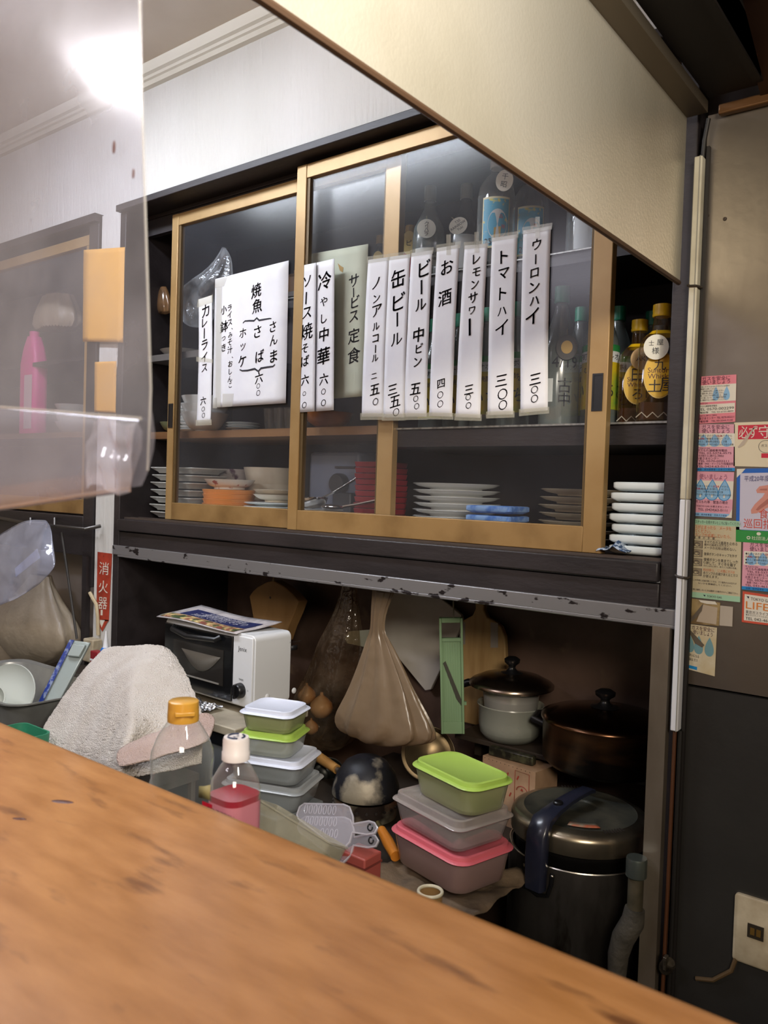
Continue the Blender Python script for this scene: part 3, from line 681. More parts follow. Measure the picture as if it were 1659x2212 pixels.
for k, (px, Y, lb, tg) in enumerate(((1068, 1.70, 'large clear bottle with sky blue floral label, left one on upper shelf', ('千', '昭')), (1143, 1.80, 'large clear bottle with blue label beside steel hood edge', None), (1262, 1.80, 'pale clear bottle with white label under the hood edge', None), (1318, 1.72, 'clear bottle with blue label behind the right door stile', ('一', 'の')))):
    z = big if k != 2 else [(a, c*.85) for a, c in big]
    b = bottle('shochu_jar', lb, upper(px, Y), z, clearg, mat('white_cap', 'd5d8d5', .4), (.0175, .236 if k != 2 else .2, .262 if k != 2 else .226), 'bottles kept on the upper shelf', liq=.10,
               labels=[('label_border', .0454, .035, .155, .75, mat('cream_border', 'e6e0b8', .5)), ('main_label', .0458, .04, .15, .68, bluel)] if k != 2 else [('main_label', .0450, .03, .12, .6, lab_w)],
               texts=[('25', -.018, .05, .02, .0466)] if k != 2 else ())
    if k != 2:
        fa = faceang(*b.location[:2]); mm = MB(); fm = cyl_map(.0466, fa)
        pts = [(.024*math.cos(2*PI*i/24), .09+.036*math.sin(2*PI*i/24)) for i in range(24)]
        mm.add([fm(x+.004, y) for x, y in pts]+[fm(.004, .09)], [(i, (i+1) % 24, 24) for i in range(24)]); mm.build('label_oval', lab_w, b)
        fm2 = cyl_map(.0470, fa); mm = MB(); mm.add([fm2(x, y) for x, y in ((-.004, .058), (.012, .058), (.012, .085), (-.004, .082))], [(0, 1, 2, 3)]); mm.build('label_gold', mat('gold_card', 'c9a24a'), b)
        mm = MB(); put(mm, '鏡月', cyl_map(.0516, fa), .006, .105, .014) if 0 else put(mm, '品', fm2, .012, .108, .010); put(mm, '鶴', fm2, .018, .085, .010); mm.build('lettering', mat('red_print', 'c8303c', .5), b)
    if tg: tagdisc(b, (.028, -.055, .185), .020, .025, disc_m, [(tg[0], 0, .009, .016), (tg[1], 0, -.009, .016)], .4, .15)
b = bottle('plum_wine_bottle', 'red labelled bottle with yellow tag on the upper shelf', upper(885, 1.80), [(0, 0), (.036, 0), (.036, .09), (.028, .125), (.016, .145), (.014, .17), (0, .17)], frostd, mat('gold_cap', 'a8894a', .4), (.015, .16, .185), 'bottles kept on the upper shelf', labels=[('red_label', .0364, .02, .10, 1.3, mat('red_label', '9c2230', .5))])
tagdisc(b, (-.005, -.045, .125), .020, .032, mat('yellow_tag', 'd9c07a', .6), [('ピ', 0, 0, .018)], .5)
b = bottle('plum_wine_bottle', 'small dark bottle with gold tag behind the inner door stile', upper(822, 1.80), [(0, 0), (.032, 0), (.032, .09), (.025, .12), (.015, .14), (.013, .16), (0, .16)], frostd, mat('gold_cap', 'a8894a'), (.014, .15, .175), 'bottles kept on the upper shelf', labels=[('gold_label', .0324, .02, .085, 1.0, mat('gold_card', 'c9a24a'))])
tagdisc(b, (-.012, -.04, .10), .014, .02, mat('yellow_tag', 'd9c07a'), [], .5)
j = thing('spice_jar', 'red plastic jar with cream lid behind glass above the set meal paper', 'jar', upper(728, 1.80))
MB().lathe([(0, 0), (.038, 0), (.04, .004), (.04, .075), (.036, .082), (0, .082)], 28).build('body', mat('red_plastic', '8c2a30', .4), j)
MB().lathe([(0, .082), (.036, .082), (.036, .104), (.034, .106), (0, .106)], 28).build('lid', mat('cream_lid', 'cfc6ae', .5), j)
for k, (px, Y, r, h, c, lb) in enumerate(((615, 1.84, .04, .07, 'a88a6a', 'brown earthenware pot behind the grilled fish paper'), (535, 1.86, .035, .055, 'b9b7b2', 'grey china pot behind the grilled fish paper top edge'))):
    t = thing('storage_pot', lb, 'pot', (X3(px, 575, Y), Y+.05, 1.9706))
    MB().lathe([(0, 0), (r*.7, 0), (r, h*.4), (r*.9, h*.75), (r*.75, h*.8), (r*.7, h*.8), (0, h*.8)], 24).build('body', mat('pot_'+c, c, .5), t)
    MB().lathe([(r*.78, h*.8), (r*.5, h*.95), (r*.15, h), (r*.15, h*1.15), (0, h*1.17)], 24).build('lid', mat('pot_'+c, c), t)
# ------------------------------------------------------------------ handwritten menu papers on the sliding glass
def sheet(name, quad, Y, m, label, cat, group=None, wave=.0007, thick=.0005, bend=None, seed=0, nu=6, nv=20):
    """a sheet of paper on the plane Y from its four surveyed corners (top left, top right, bottom right, bottom left)"""
    tl, tr, br, bl = [A(x, y, Y) for x, y in quad]; o = (tl+tr+br+bl)/4
    def fn(u, v):
        p = tl.lerp(tr, u).lerp(bl.lerp(br, u), v)
        p = p+Vector((0, -abs(wave*math.sin(3.1*v*2+seed)*math.cos(2*u+seed))-.0002, 0))
        if bend: p.x += bend*math.sin(PI*v)
        return p
    ob = MB().grid(fn, nu, nv).build(name, m, origin=o, solid=thick, off=0)
    return tag(ob, label, cat, group)
def mpp(px, py, Y): return (A(px, py-1, Y)-A(px, py, Y)).length
def letters(ob, items, Y, m=ink, name='lettering', shear=.16, jit=.05, fit=True, dy=.0015, wide=1.0, wt=0):
    """items: (text, px, py, size px)"""
    b = MB(); o = ob.location
    for it in items:
        s, px, py, h = it[:4]; c = A(px, py, Y-dy)-o; k = mpp(px, py, Y)
        rot = 0
        if s == 'ー': s, rot = 'ー', PI/2
        rr = rot+random.uniform(-jit, jit)
        for ox, oz in ((0, 0), (.022, .012), (-.012, -.016)):          # brush width
            put(b, s, lambda u, v: (c.x+u, c.y, c.z+v), ox*h*k, oz*h*k, h*k, rot=rr, shear=shear if rot == 0 else 0, fit=fit, wide=wide)
    return b.build(name, m, ob, smooth=False) if b.f else None
def crop(items, ox, oy, s): return [(t, ox+x/s, oy+y/s, h/s) for t, x, y, h in items]
def cq(q, ox, oy, s): return [(ox+x/s, oy+y/s) for x, y in q]
def tape(ob, quad, Y, m=tape_m, name='tape'):
    p = [A(x, y, Y-.0018)-ob.location for x, y in quad]
    MB().slab(p, (0, -.0003, 0)).build(name, m, ob)
def stroke(ob, pts, Y, w, m=ink, name='brace', dy=.0015):
    """a brush line of the marker pen through px points"""
    q = [A(x, y, Y-dy)-ob.location for x, y in pts]; L = []
    for i, p in enumerate(q):
        t = (q[min(i+1, len(q)-1)]-q[max(i-1, 0)]).normalized(); n = Vector((-t.z, 0, t.x)); ww = w*(.45+.55*math.sin(PI*(i+.5)/len(q)))
        L.append([p+n*ww, p-n*ww])
    b = MB()
    b.loft([[tuple(a) for a in l] for l in L], 0, False, False, closed=False); b.build(name, m, ob, smooth=False)
C3, C4 = (300, 350, 3.318), (780, 350, 3.072)
GR = 'handwritten menu papers on the sliding doors'
p = sheet('menu_strip', cq([(430, 985), (525, 955), (515, 1870), (415, 1885)], *C3), GYL, paper, 'narrow white menu strip for curry rice, at the left door', 'menu strip', GR, bend=.004, seed=1)
letters(p, crop([('カ', 478, 1065, 85), ('レ', 470, 1150, 60), ('ー', 468, 1228, 70), ('ラ', 470, 1310, 68), ('イ', 468, 1400, 66), ('ス', 470, 1475, 58), ('六', 460, 1710, 58), ('〇', 460, 1770, 34), ('〇', 462, 1815, 34)], *C3), GYL)
tape(p, cq([(425, 985), (530, 950), (530, 1005), (415, 1045)], *C3), GYL); tape(p, cq([(412, 1395), (530, 1415), (530, 1440), (412, 1430)], *C3), GYL); tape(p, cq([(408, 1850), (520, 1845), (522, 1885), (408, 1890)], *C3), GYL)
p = sheet('menu_paper', cq([(548, 840), (1075, 706), (1054, 1728), (530, 1762)], *C3), GYL, paper, 'large white menu paper listing grilled fish on the left glass', 'menu paper', GR, seed=2)
letters(p, crop([('焼', 840, 920, 100), ('魚', 848, 1030, 100), ('さ', 960, 1180, 75), ('ん', 965, 1275, 75), ('ま', 965, 1390, 85), ('さ', 850, 1215, 85), ('ば', 865, 1390, 85), ('ホ', 745, 1225, 68), ('ッ', 745, 1325, 50), ('ケ', 740, 1425, 80),
    ('六', 860, 1545, 80), ('〇', 855, 1605, 36), ('〇', 855, 1655, 40), ('ラ', 650, 1045, 42), ('イ', 650, 1095, 44), ('ス', 652, 1150, 46), ('、', 668, 1195, 14), ('み', 655, 1240, 42), ('そ', 652, 1290, 46), ('汁', 652, 1345, 52), ('、', 670, 1400, 14), ('お', 655, 1445, 44), ('し', 655, 1500, 42), ('ん', 652, 1555, 46), ('こ', 655, 1600, 34),
    ('小', 608, 1060, 62), ('鉢', 610, 1180, 84), ('つ', 607, 1265, 38), ('き', 607, 1330, 52)], *C3), GYL)
stroke(p, cq([(745, 1155), (760, 1140), (790, 1138), (825, 1138), (845, 1118), (862, 1135), (900, 1128), (935, 1122), (950, 1122)], *C3), GYL, .0028)
stroke(p, cq([(722, 1488), (740, 1496), (780, 1494), (830, 1482), (855, 1500), (875, 1478), (920, 1470), (960, 1465), (975, 1450)], *C3), GYL, .0028)
for q in ([(548, 842), (635, 825), (610, 890), (545, 905)], [(535, 1690), (560, 1690), (560, 1765), (530, 1765)], [(600, 1660), (680, 1660), (670, 1750), (598, 1755)], [(556, 900), (596, 892), (585, 1755), (548, 1755)]): tape(p, cq(q, *C3), GYL, film('clear_tape', 'e6e4d8', .18, .3, edge=.2))
green_paper = mat('pale_green_paper', 'c9ceb9', .8, col2='bfc4ae', scale=12)
p = sheet('menu_paper', [(645, 553), (796, 527), (786, 856), (640, 868)], GYL, green_paper, 'pale green menu paper for the set meal, seen through both panes', 'menu paper', GR, seed=4)
letters(p, crop([('サ', 1540, 850, 90), ('ー', 1538, 935, 64), ('ビ', 1550, 1000, 84), ('ス', 1540, 1105, 80), ('定', 1540, 1245, 105), ('食', 1540, 1385, 115)], *C3), GYL, m=mat('faded_ink', '3a3d40', .6))
MB().prism([(A(735, 578, GYL).x-p.location.x+dx, A(735, 578, GYL).z-p.location.z+dz) for dx, dz in ((-.008, .012), (.002, .004), (.012, -.002), (.010, -.014), (.0, -.008))], -.0014, -.0010).build('stain', mat('brown_stain', 'a8823a', .6), p)
p = sheet('menu_strip', cq([(1145, 748), (1272, 722), (1260, 1788), (1130, 1795)], *C3), 1.5122, paper, 'white menu strip for sauce fried noodles beside the middle stile', 'menu strip', GR, seed=5)
letters(p, crop([('ソ', 1205, 855, 72), ('ー', 1198, 975, 84), ('ス', 1205, 1080, 84), ('焼', 1200, 1215, 118), ('そ', 1190, 1335, 64), ('ば', 1190, 1425, 76), ('六', 1190, 1560, 74), ('〇', 1185, 1660, 32), ('〇', 1185, 1742, 44)], *C3), 1.5122)
p = sheet('menu_strip', cq([(1275, 722), (1403, 692), (1397, 1778), (1263, 1788)], *C3), GY-.0004, paper, 'white menu strip for chilled Chinese noodles, second from the middle stile', 'menu strip', GR, seed=6)
letters(p, crop([('冷', 1330, 850, 125), ('や', 1325, 1000, 66), ('し', 1325, 1120, 66), ('中', 1325, 1235, 98), ('華', 1322, 1390, 120), ('六', 1325, 1555, 82), ('〇', 1322, 1645, 42), ('〇', 1322, 1725, 46)], *C3), GY-.0004)
DATA = [
 ([(48, 650), (185, 630), (148, 1690), (5, 1690)], 'leftmost of seven drink strips, non-alcohol for two hundred fifty', [('ノ', 98, 805, 70), ('ン', 102, 905, 55), ('ア', 105, 985, 78), ('ル', 98, 1090, 56), ('コ', 95, 1170, 50), ('ー', 95, 1240, 52), ('ル', 92, 1300, 52), ('二', 85, 1420, 45), ('五', 90, 1510, 78), ('〇', 95, 1590, 46)]),
 ([(187, 630), (328, 612), (288, 1695), (148, 1695)], 'drink strip for canned beer with bold writing', [('缶', 245, 770, 118), ('ビ', 250, 925, 112), ('ー', 240, 1045, 92), ('ル', 235, 1175, 90), ('三', 208, 1510, 74), ('五', 225, 1588, 85), ('〇', 232, 1660, 52)]),
 ([(335, 605), (475, 585), (435, 1690), (288, 1690)], 'drink strip for a medium bottle of beer at five hundred', [('ビ', 420, 705, 104), ('ー', 400, 830, 92), ('ル', 395, 945, 84), ('中', 380, 1145, 94), ('ビ', 385, 1235, 62), ('ン', 375, 1325, 62), ('五', 360, 1505, 84), ('〇', 362, 1570, 40), ('〇', 368, 1620, 40)]),
 ([(505, 572), (655, 548), (605, 1690), (452, 1685)], 'drink strip for sake at four hundred', [('お', 570, 695, 94), ('酒', 555, 900, 104), ('四', 530, 1470, 58), ('〇', 525, 1545, 46), ('〇', 525, 1605, 46)]),
 ([(690, 555), (842, 540), (792, 1698), (628, 1692)], 'drink strip for lemon sour at three hundred', [('レ', 765, 640, 62), ('モ', 765, 730, 60), ('ン', 755, 810, 58), ('サ', 742, 900, 70), ('ワ', 735, 985, 48), ('ー', 720, 1095, 110), ('三', 715, 1510, 68), ('〇', 710, 1560, 40), ('〇', 712, 1615, 42)]),
 ([(870, 505), (1040, 480), (1010, 1675), (840, 1680)], 'drink strip for tomato highball, second from the right', [('ト', 948, 625, 84), ('マ', 945, 740, 78), ('ト', 940, 870, 82), ('ハ', 935, 990, 66), ('イ', 932, 1100, 96), ('三', 930, 1450, 84), ('〇', 938, 1540, 72), ('〇', 940, 1612, 64)]),
 ([(1078, 455), (1262, 425), (1240, 1648), (1058, 1665)], 'rightmost drink strip for oolong highball in front of the green caps', [('ウ', 1165, 545, 70), ('ー', 1158, 645, 64), ('ロ', 1150, 735, 58), ('ン', 1148, 830, 72), ('ハ', 1150, 920, 66), ('イ', 1135, 1025, 100), ('三', 1155, 1440, 80), ('〇', 1150, 1510, 50), ('〇', 1150, 1570, 52)])]
for i, (q, lb, tx) in enumerate(DATA):
    p = sheet('menu_strip', cq(q, *C4), GY-.0003*(i % 2), paper, lb, 'menu strip', GR, wave=.0009, bend=-.002, seed=i*1.7)
    letters(p, crop(tx, *C4), GY-.0003*(i % 2))
    (x0, y0), (x1, y1), (x2, y2), (x3, y3) = q
    tape(p, cq([(x0-8, y0-22), (x1+8, y1-22), (x1+4, y1+22), (x0-8, y0+24)], *C4), GY)
    tape(p, cq([(x3-10, y3-24), (x2+8, y2-24), (x2+8, y2+20), (x3-10, y3+22)], *C4), GY)
    if i in (3, 4, 6):
        xm = (x0+x1)/2; tape(p, cq([(xm-14, y0-90), (xm+16, y0-92), (xm+16, y0+45), (xm-14, y0+45)], *C4), GY)

# ------------------------------------------------------------------ stickers on the stove wall
SY = 1.5022
pink = mat('pink_print', 'd9808c', .45); pink2 = mat('pale_pink_print', 'd79bab', .45); stk = mat('sticker_white', 'd9d4c6', .45)
skyb = mat('sky_blue_print', '86b4d8', .45); blue = mat('blue_print', '1f86c4', .45); navy = mat('navy_print', '2a2f6e', .5); dkp = mat('dark_purple_print', '4a1f38', .5)
redp = mat('crimson_print', 'c0243c', .45); txt = mat('small_print', '3c3638', .55)
class Sticker:
    def __init__(s, name, q, label, cat, m, group=None, Y=SY, thick=.0006, parts=True):
        s.q = [A(x, y, Y) for x, y in q]; s.o = sum(s.q, Vector())/4; s.Y = Y
        s.W = (s.q[1]-s.q[0]).length; s.H = (s.q[3]-s.q[0]).length; s.k = 0
        s.b = MB(); s.mats = [m]; b = s.b
        b.slab([p-s.o for p in s.q], (0, -thick, 0)); s.t = thick; s.name = name; s.label = label; s.cat = cat; s.group = group; s.L = {}
    def at(s, u, v, d):                       # u from the left, v from the top, 0..1
        p = s.q[0].lerp(s.q[1], u).lerp(s.q[3].lerp(s.q[2], u), v)-s.o
        return (p.x, p.y-s.t-d, p.z)
    def poly(s, pts, m, d=.0002):
        if m not in s.mats: s.mats.append(m)
        i = s.mats.index(m); vs = [s.at(u, v, d) for u, v in pts]
        s.b.add(vs, [tuple(range(len(vs)))[::-1]], i)
    def rect(s, u0, v0, u1, v1, m, d=.0002): s.poly([(u0, v0), (u1, v0), (u1, v1), (u0, v1)], m, d)
    def drop(s, u, v, w, h, m=None, d=.0003):
        pts = [(u+w*.64*math.sin(a)*math.sin(a/2)**1.15, v-h*.5*math.cos(a)) for a in [2*PI*i/28 for i in range(28)]]
        s.poly(pts, m or skyb, d)
    def ring(s, u, v, ru, rv, w, m, d=.0004, a0=0, a1=2*PI, n=24):
        for i in range(n):
            a, b = a0+(a1-a0)*i/n, a0+(a1-a0)*(i+1)/n
            s.poly([(u+ru*math.cos(a), v+rv*math.sin(a)), (u+ru*math.cos(b), v+rv*math.sin(b)), (u+(ru-w)*math.cos(b), v+(rv-w)*math.sin(b)), (u+(ru-w)*math.cos(a), v+(rv-w)*math.sin(a))], m, d)
    def text(s, t, u, v, h, m=txt, align='c', fitw=None, d=.0006):
        b = s.L.setdefault(m, MB()); vs, fs, bb = glyph(t)
        hh = h*s.H; wide = 1
        if fitw: wide = fitw*s.W/((bb[1]-bb[0])*hh)
        put(b, t, lambda x, y: s.at(u+x/s.W, v-y/s.H, d), 0, 0, hh, align, wide=wide)
    def done(s):
        o = s.b.build(s.name, s.mats, origin=None, smooth=False); o.location = s.o; tag(o, s.label, s.cat, s.group)
        for m, b in s.L.items(): b.build('lettering', m, o, smooth=False)
        return o
GS = 'gas safety stickers on the steel wall'
def gas(q, label, kind, ends=('', ''), vis=1.0):
    """kind 0: top one; 1: the two with boxes of phone numbers; 2: big drops"""
    s = Sticker('gas_sticker', q, label, 'sticker', pink if kind == 0 else pink2, GS)
    if kind == 0:
        s.rect(.0, .19, 1, .55, stk)
        s.text('ガスを安全に', .5, .055, .095, dkp, fitw=.70); s.text('使いましょう', .5, .135, .095, dkp, fitw=.70)
        for u in (.50, .77): s.drop(u, .38, .17, .30)
        for i, t in enumerate(('●お使いのガスは13Aですから13A用の', '　ガス機器をお使いください。', '●ガスご使用時は換気にご注意ください。', '●ガス機器の消し忘れにご注意ください。', '●地震・火災などの災害時のあとは、ご使用', '　前にガス臭くないか、ガス機器や給排気', '　設備に異常がないか確認してください。')): s.text(t, .04, .225+i*.047, .040, txt, 'l', fitw=(.8, .5, .66, .66, .74, .72, .72)[i])
        s.rect(.02, .60, .98, .80, stk); s.text('TOKYO GAS', .06, .575, .03, txt, 'l', fitw=.24)
        s.text('ガスもれ通報専用電話', .04, .635, .045, txt, 'l', fitw=.5); s.text('TEL 0570-002299', .5, .70, .075, ink, fitw=.92); s.text('IP電話等　TEL 03-6735-8899', .5, .768, .045, txt, fitw=.9)
        s.text('その他ガスに関するご用命は', .04, .835, .035, dkp, 'l', fitw=.5); s.text('お客さまセンター TEL 0570-002211', .5, .89, .06, dkp, fitw=.94); s.text('IP電話等　TEL 03-3344-9100', .5, .955, .05, dkp, fitw=.88)
    elif kind == 1:
        s.rect(.03, .195, 1, .48, stk); s.rect(0, .93, 1, 1, blue)
        s.text('ガスを安全に', .52, .055, .10, dkp, fitw=.70); s.text('使いましょう', .52, .145, .10, dkp, fitw=.70)
        for u in (.22, .50, .80): s.drop(u, .345, .27, .27)
        for i, t in enumerate(('●お客さまのガスは13Aですから', '　13A用の機器をお使いください', '●ガスご使用時は換気にご注意', '●外出時・おやすみ前にはガス栓の点検')): s.text(t, .07, .245+i*.063, .055, txt, 'l', fitw=(.86, .86, .74, .9)[i])
        s.text('13A', .62, .25, .06, redp, fitw=.14, d=.0009); s.text('13A', .17, .305, .06, redp, fitw=.14, d=.0009)
        s.poly([(.07, .50), (.11, .50), (.105, .52), (.085, .515)], navy); s.text('TOKYO GAS', .13, .515, .04, txt, 'l', fitw=.26)
        for i, t in enumerate(('ガスもれ通報専用電話', 'TEL 03-5374-4575', 'その他ガスに関するご用命は', 'お客さまセンター', 'TEL 0570-002211', '携帯・PHS・ケーブルTV局電話用', ends[0])): s.text(t, .08 if i % 3 == 0 else .12, .56+i*.057, .058, dkp, 'l', fitw=(.74, .8, .62, .54, .74, .84, .78)[i])
        s.text('後援：経済産業省・日本ガス協会', .52, .965, .045, navy, fitw=.84)
    else:
        s.rect(.02, .20, 1, .60, stk); s.rect(0, .92, .95, 1, skyb)
        s.text('使いましょう', .50, .11, .13, mat('mauve_print', '8a4a6a', .5), fitw=.68)
        for u in (.20, .49, .79): s.drop(u, .40, .33, .48, blue); s.drop(u, .405, .29, .44, skyb, .0004); s.drop(u, .535, .05, .08, stk, .0005)
        for i, t in enumerate(('●お客さまのガスは　　ですから', '　　　用の機器をお使いください', '●ガスご使用時は換気に注意', '●外出時、おやすみ前にはガス栓の点検')): s.text(t, .06, .325+i*.062, .05, txt, 'l', fitw=(.82, .86, .7, .9)[i])
        s.text('13A', .60, .325, .075, redp, fitw=.14, d=.0009); s.text('13A', .13, .385, .075, redp, fitw=.14, d=.0009)
        s.text('ガスもれ等　緊急の場合', .49, .675, .075, dkp, fitw=.80); s.text('TOKYO GAS お客さまセンター', .52, .77, .05, dkp, fitw=.82); s.text('TEL (0424)63-0111', .52, .855, .075, dkp, fitw=.72); s.text('後援：経済産業省・日本ガス協会', .48, .96, .045, navy, fitw=.8)
        s.poly([(1.0, .80), (1.005, 1.005), (.84, 1.005), (.93, .95)], stk, .0012)
    return s.done()
gas([(1505, 814), (1591, 809), (1588.5, 911), (1503.5, 916)], 'topmost pink gas sticker with 002299 phone number', 0)
gas([(1503.5, 916.5), (1587.5, 916.5), (1587.5, 1017.5), (1497.6, 1017.5)], 'pink gas sticker, second from the top, with blue bottom band', 1, ('TEL 0424-63-0111', ''))
gas([(1497.6, 1018), (1586, 1020), (1581, 1118.5), (1494.5, 1114)], 'faded pink gas sticker with three big drops and curled corner', 2)
gas([(1605.6, 1170), (1694, 1173), (1691, 1281), (1602.5, 1273)], 'pink gas sticker under the green banded poster', 1, ('TEL 042-463-0111', ''))
# instruction sheet
inst = mat('cream_instruction_paper', 'bfb494', .5); mint = mat('mint_print', '9cc4a4', .5); orp = mat('orange_print', 'c8663a', .5)
s = Sticker('instruction_sticker', [(1493, 1120), (1602, 1126), (1599, 1301), (1485, 1289)], 'aged cream gas meter instruction sticker with mint bands', 'sticker', inst)
s.rect(0, 0, 1, .07, mint); s.rect(0, .93, 1, 1, mint)
s.text('このステッカーを見やすいところに貼ってください', .5, .035, .045, ink, fitw=.97)
for i, t in enumerate(('ガスが止まったら　メータを', '見てください。', '赤ランプが点滅していたら、')): s.text(t, .03, .10+i*.05, .05, orp, 'l', fitw=(.78, .38, .78)[i])
s.text('復　帰　の　手　順', .28, .235, .035, ink, fitw=.42)
for v0, v1 in ((.215, .2175), (.2535, .256)): s.rect(.02, v0, .6, v1, txt)
for k, v in enumerate((.275, .385, .50, .625)):
    s.rect(.04, v, .26, v+.095, txt); s.rect(.05, v+.004, .25, v+.091, mat('sepia_photo', '8c8068', .6), .0004); s.ring(.15, v+.05, .06, .025, .008, txt, .0006); s.poly([(.08, v+.085), (.14, v+.04), (.2, v+.085)], inst, .0005)
for t, v, h, w, m in (('すべてのガス器具を止める', .285, .045, .64, ink), ('屋外の器具も忘れずに。', .318, .03, .5, txt), ('メータの元栓は閉めない。', .355, .042, .62, txt), ('復帰ボタンのキャップを外す', .435, .042, .64, ink), ('復帰ボタンを奥までしっか', .505, .045, .66, ink), ('り押して、すぐ手を離す', .548, .045, .62, ink), ('ボタンは元に戻り、赤ランプは再び点滅。', .585, .025, .64, txt), ('約3分待つ。（この間にガスは', .635, .04, .6, orp), ('赤ランプの点滅が消えるとガス', .675, .04, .66, txt), ('が使えます。', .715, .04, .3, txt)): s.text(t, .29, v, h, m, 'l', fitw=w)
s.text('＊この手順と点滅が続くときは、ガス器具の止め忘れが', .5, .775, .026, txt, fitw=.86); s.text('ないかを再確認してください。', .52, .81, .026, txt, fitw=.64); s.text('＊正常に復帰しないときは最寄りの東京ガスへご連絡下さい。', .5, .895, .026, ink, fitw=.92); s.text('TOKYO GAS', .52, .965, .035, txt, fitw=.28)
s.poly([(.30, .953), (.35, .953), (.335, .978), (.32, .962)], navy)
s.done()
# notice with red heading (the cartoon is left out)
s = Sticker('notice_sticker', [(1586, 913), (1700, 909), (1697, 1010), (1584.6, 1007)], 'cream notice sticker with white writing on a red heading', 'sticker', mat('notice_cream', 'd6cbb0', .35))
s.rect(.08, .065, 1, .385, redp); s.text('必ず', .28, .225, .30, stk, fitw=.36); s.text('守', .60, .225, .30, stk)
s.ring(.62, .55, .14, .14, .008, txt); s.text('ガスを', .62, .53, .07, txt); s.rect(.54, .70, .70, .80, redp)
s.poly([(.40, .10), (.43, .08), (.20, .52), (.10, .58), (.08, .56)], mat('sticker_glare_crease', 'b8aa9a', .3), .0006)
s.done()
# hygiene poster with blue border and green band
s = Sticker('hygiene_poster', [(1592, 1013), (1712, 1010), (1710, 1178), (1589.6, 1170)], 'blue framed hygiene poster with washed hands and green bottom band', 'poster', mat('poster_blue', '2460b4', .35))
s.rect(.065, .06, 1, .83, mat('poster_lilac', 'c2bfd0', .4)); s.rect(0, .835, 1, 1, mat('poster_green', '2f8a3f', .4), .0003)
s.poly([(0, .0), (.16, 0), (.10, .05), (.0, .12)], stk, .0005)
s.text('平成20年度', .14, .135, .085, navy, 'l', fitw=.46)
skin = mat('printed_skin', 'c98a7c', .5); skin2 = mat('printed_skin_shade', 'a8685c', .5)
for pts, m in (([(.60, .22), (.42, .24), (.36, .29), (.38, .33), (.52, .33), (.48, .38), (.34, .48), (.27, .56), (.28, .61), (.38, .60), (.58, .52), (.75, .5), (.75, .22)], skin), ([(.58, .40), (.42, .50), (.36, .555), (.40, .565), (.6, .46)], skin2), ([(.56, .27), (.44, .275), (.42, .29), (.56, .295)], skin2)): s.poly(pts, m, .0004 if m is skin else .0006)
rd = mat('poster_red', 'c8402a', .45)
s.text('食品', .42, .605, .14, rd, 'l', fitw=.34); s.text('巡回指導', .14, .74, .14, rd, 'l', fitw=.70)
s.ring(.235, .935, .035, .022, .012, stk); s.text('社団法人', .29, .935, .055, stk, 'l', fitw=.34)
s.poly([(.42+.04*math.cos(a), .875+.022*math.sin(a)) for a in [2*PI*i/16 for i in range(16)]], stk, .0005)
s.done()
s = Sticker('gas_shop_sticker', [(1604.6, 1277), (1720, 1294), (1718, 1358), (1602.5, 1343.7)], 'white sticker with red border and orange LIFE lettering', 'sticker', mat('red_border', 'c4503a', .45))
s.rect(.04, .08, .96, .93, stk); s.text('TOKYO GAS', .16, .20, .13, txt, 'l', fitw=.40); s.text('LIFE', .07, .42, .34, mat('orange_letters', 'd0782a', .5), 'l', fitw=.44)
s.poly([(.07, .14), (.13, .14), (.115, .22), (.095, .17)], navy); s.text('東京ガスライフバル', .07, .645, .12, txt, 'l', fitw=.56); s.text('東京ガスライフバルカンパニー', .07, .74, .06, txt, 'l', fitw=.56); s.text('TEL 042-463-0111', .07, .855, .13, ink, 'l', fitw=.66)
s.done()
# torn remains
old = mat('old_tan_paper', 'a08a5e', .6, col2='6e5836', scale=25, lo=.45, hi=.6); pale = mat('adhesive_patch', 'b3a490', .6); tornb = mat('torn_paper_back', '5f5548', .7)
s = Sticker('torn_sticker', [(1485, 1291), (1556, 1302), (1553, 1352), (1484, 1346)], 'torn brown sticker remains with pale patch under the instruction sticker', 'sticker', old)
s.poly([(.50, .18), (.93, .22), (.92, .95), (.30, .90)], pale); s.poly([(.02, .98), (.50, .12), (.46, .45), (.32, .72), (.12, .95)], tornb, .0008); s.poly([(.35, .02), (.42, .10), (.60, .13), (.92, .10), (.85, -.02)], stk, .0004)
s.done()
s = Sticker('adhesive_patch', [(1556, 1308), (1583.5, 1311), (1582, 1353.5), (1554, 1351)], 'pale square patch left by a removed label', 'patch', mat('pale_patch', 'b0a596', .6)); s.done()
s = Sticker('torn_sticker', [(1484, 1347), (1549, 1356), (1544, 1461), (1481, 1444)], 'torn faded gas sticker with blue drops, lowest on the wall', 'sticker', mat('faded_sticker', 'bfae86', .55, col2='d0c7ae', scale=20))
for u in (.12, .42, .78): s.drop(u, .42, .32, .40, mat('faded_blue', '6f98a0', .5))
s.text('ガスを安全に', .55, .06, .10, dkp, fitw=.75); s.text('使いましょう', .55, .155, .10, dkp, fitw=.65)
s.poly([(.0, .06), (.12, .12), (.62, .40), (.55, .46), (.30, .40)], tornb, .001); s.rect(0, .90, .40, .97, blue); s.text('お使いになる', .05, .67, .07, txt, 'l', fitw=.4); s.text('機器は ガス', .05, .76, .07, txt, 'l', fitw=.36)
s.done()
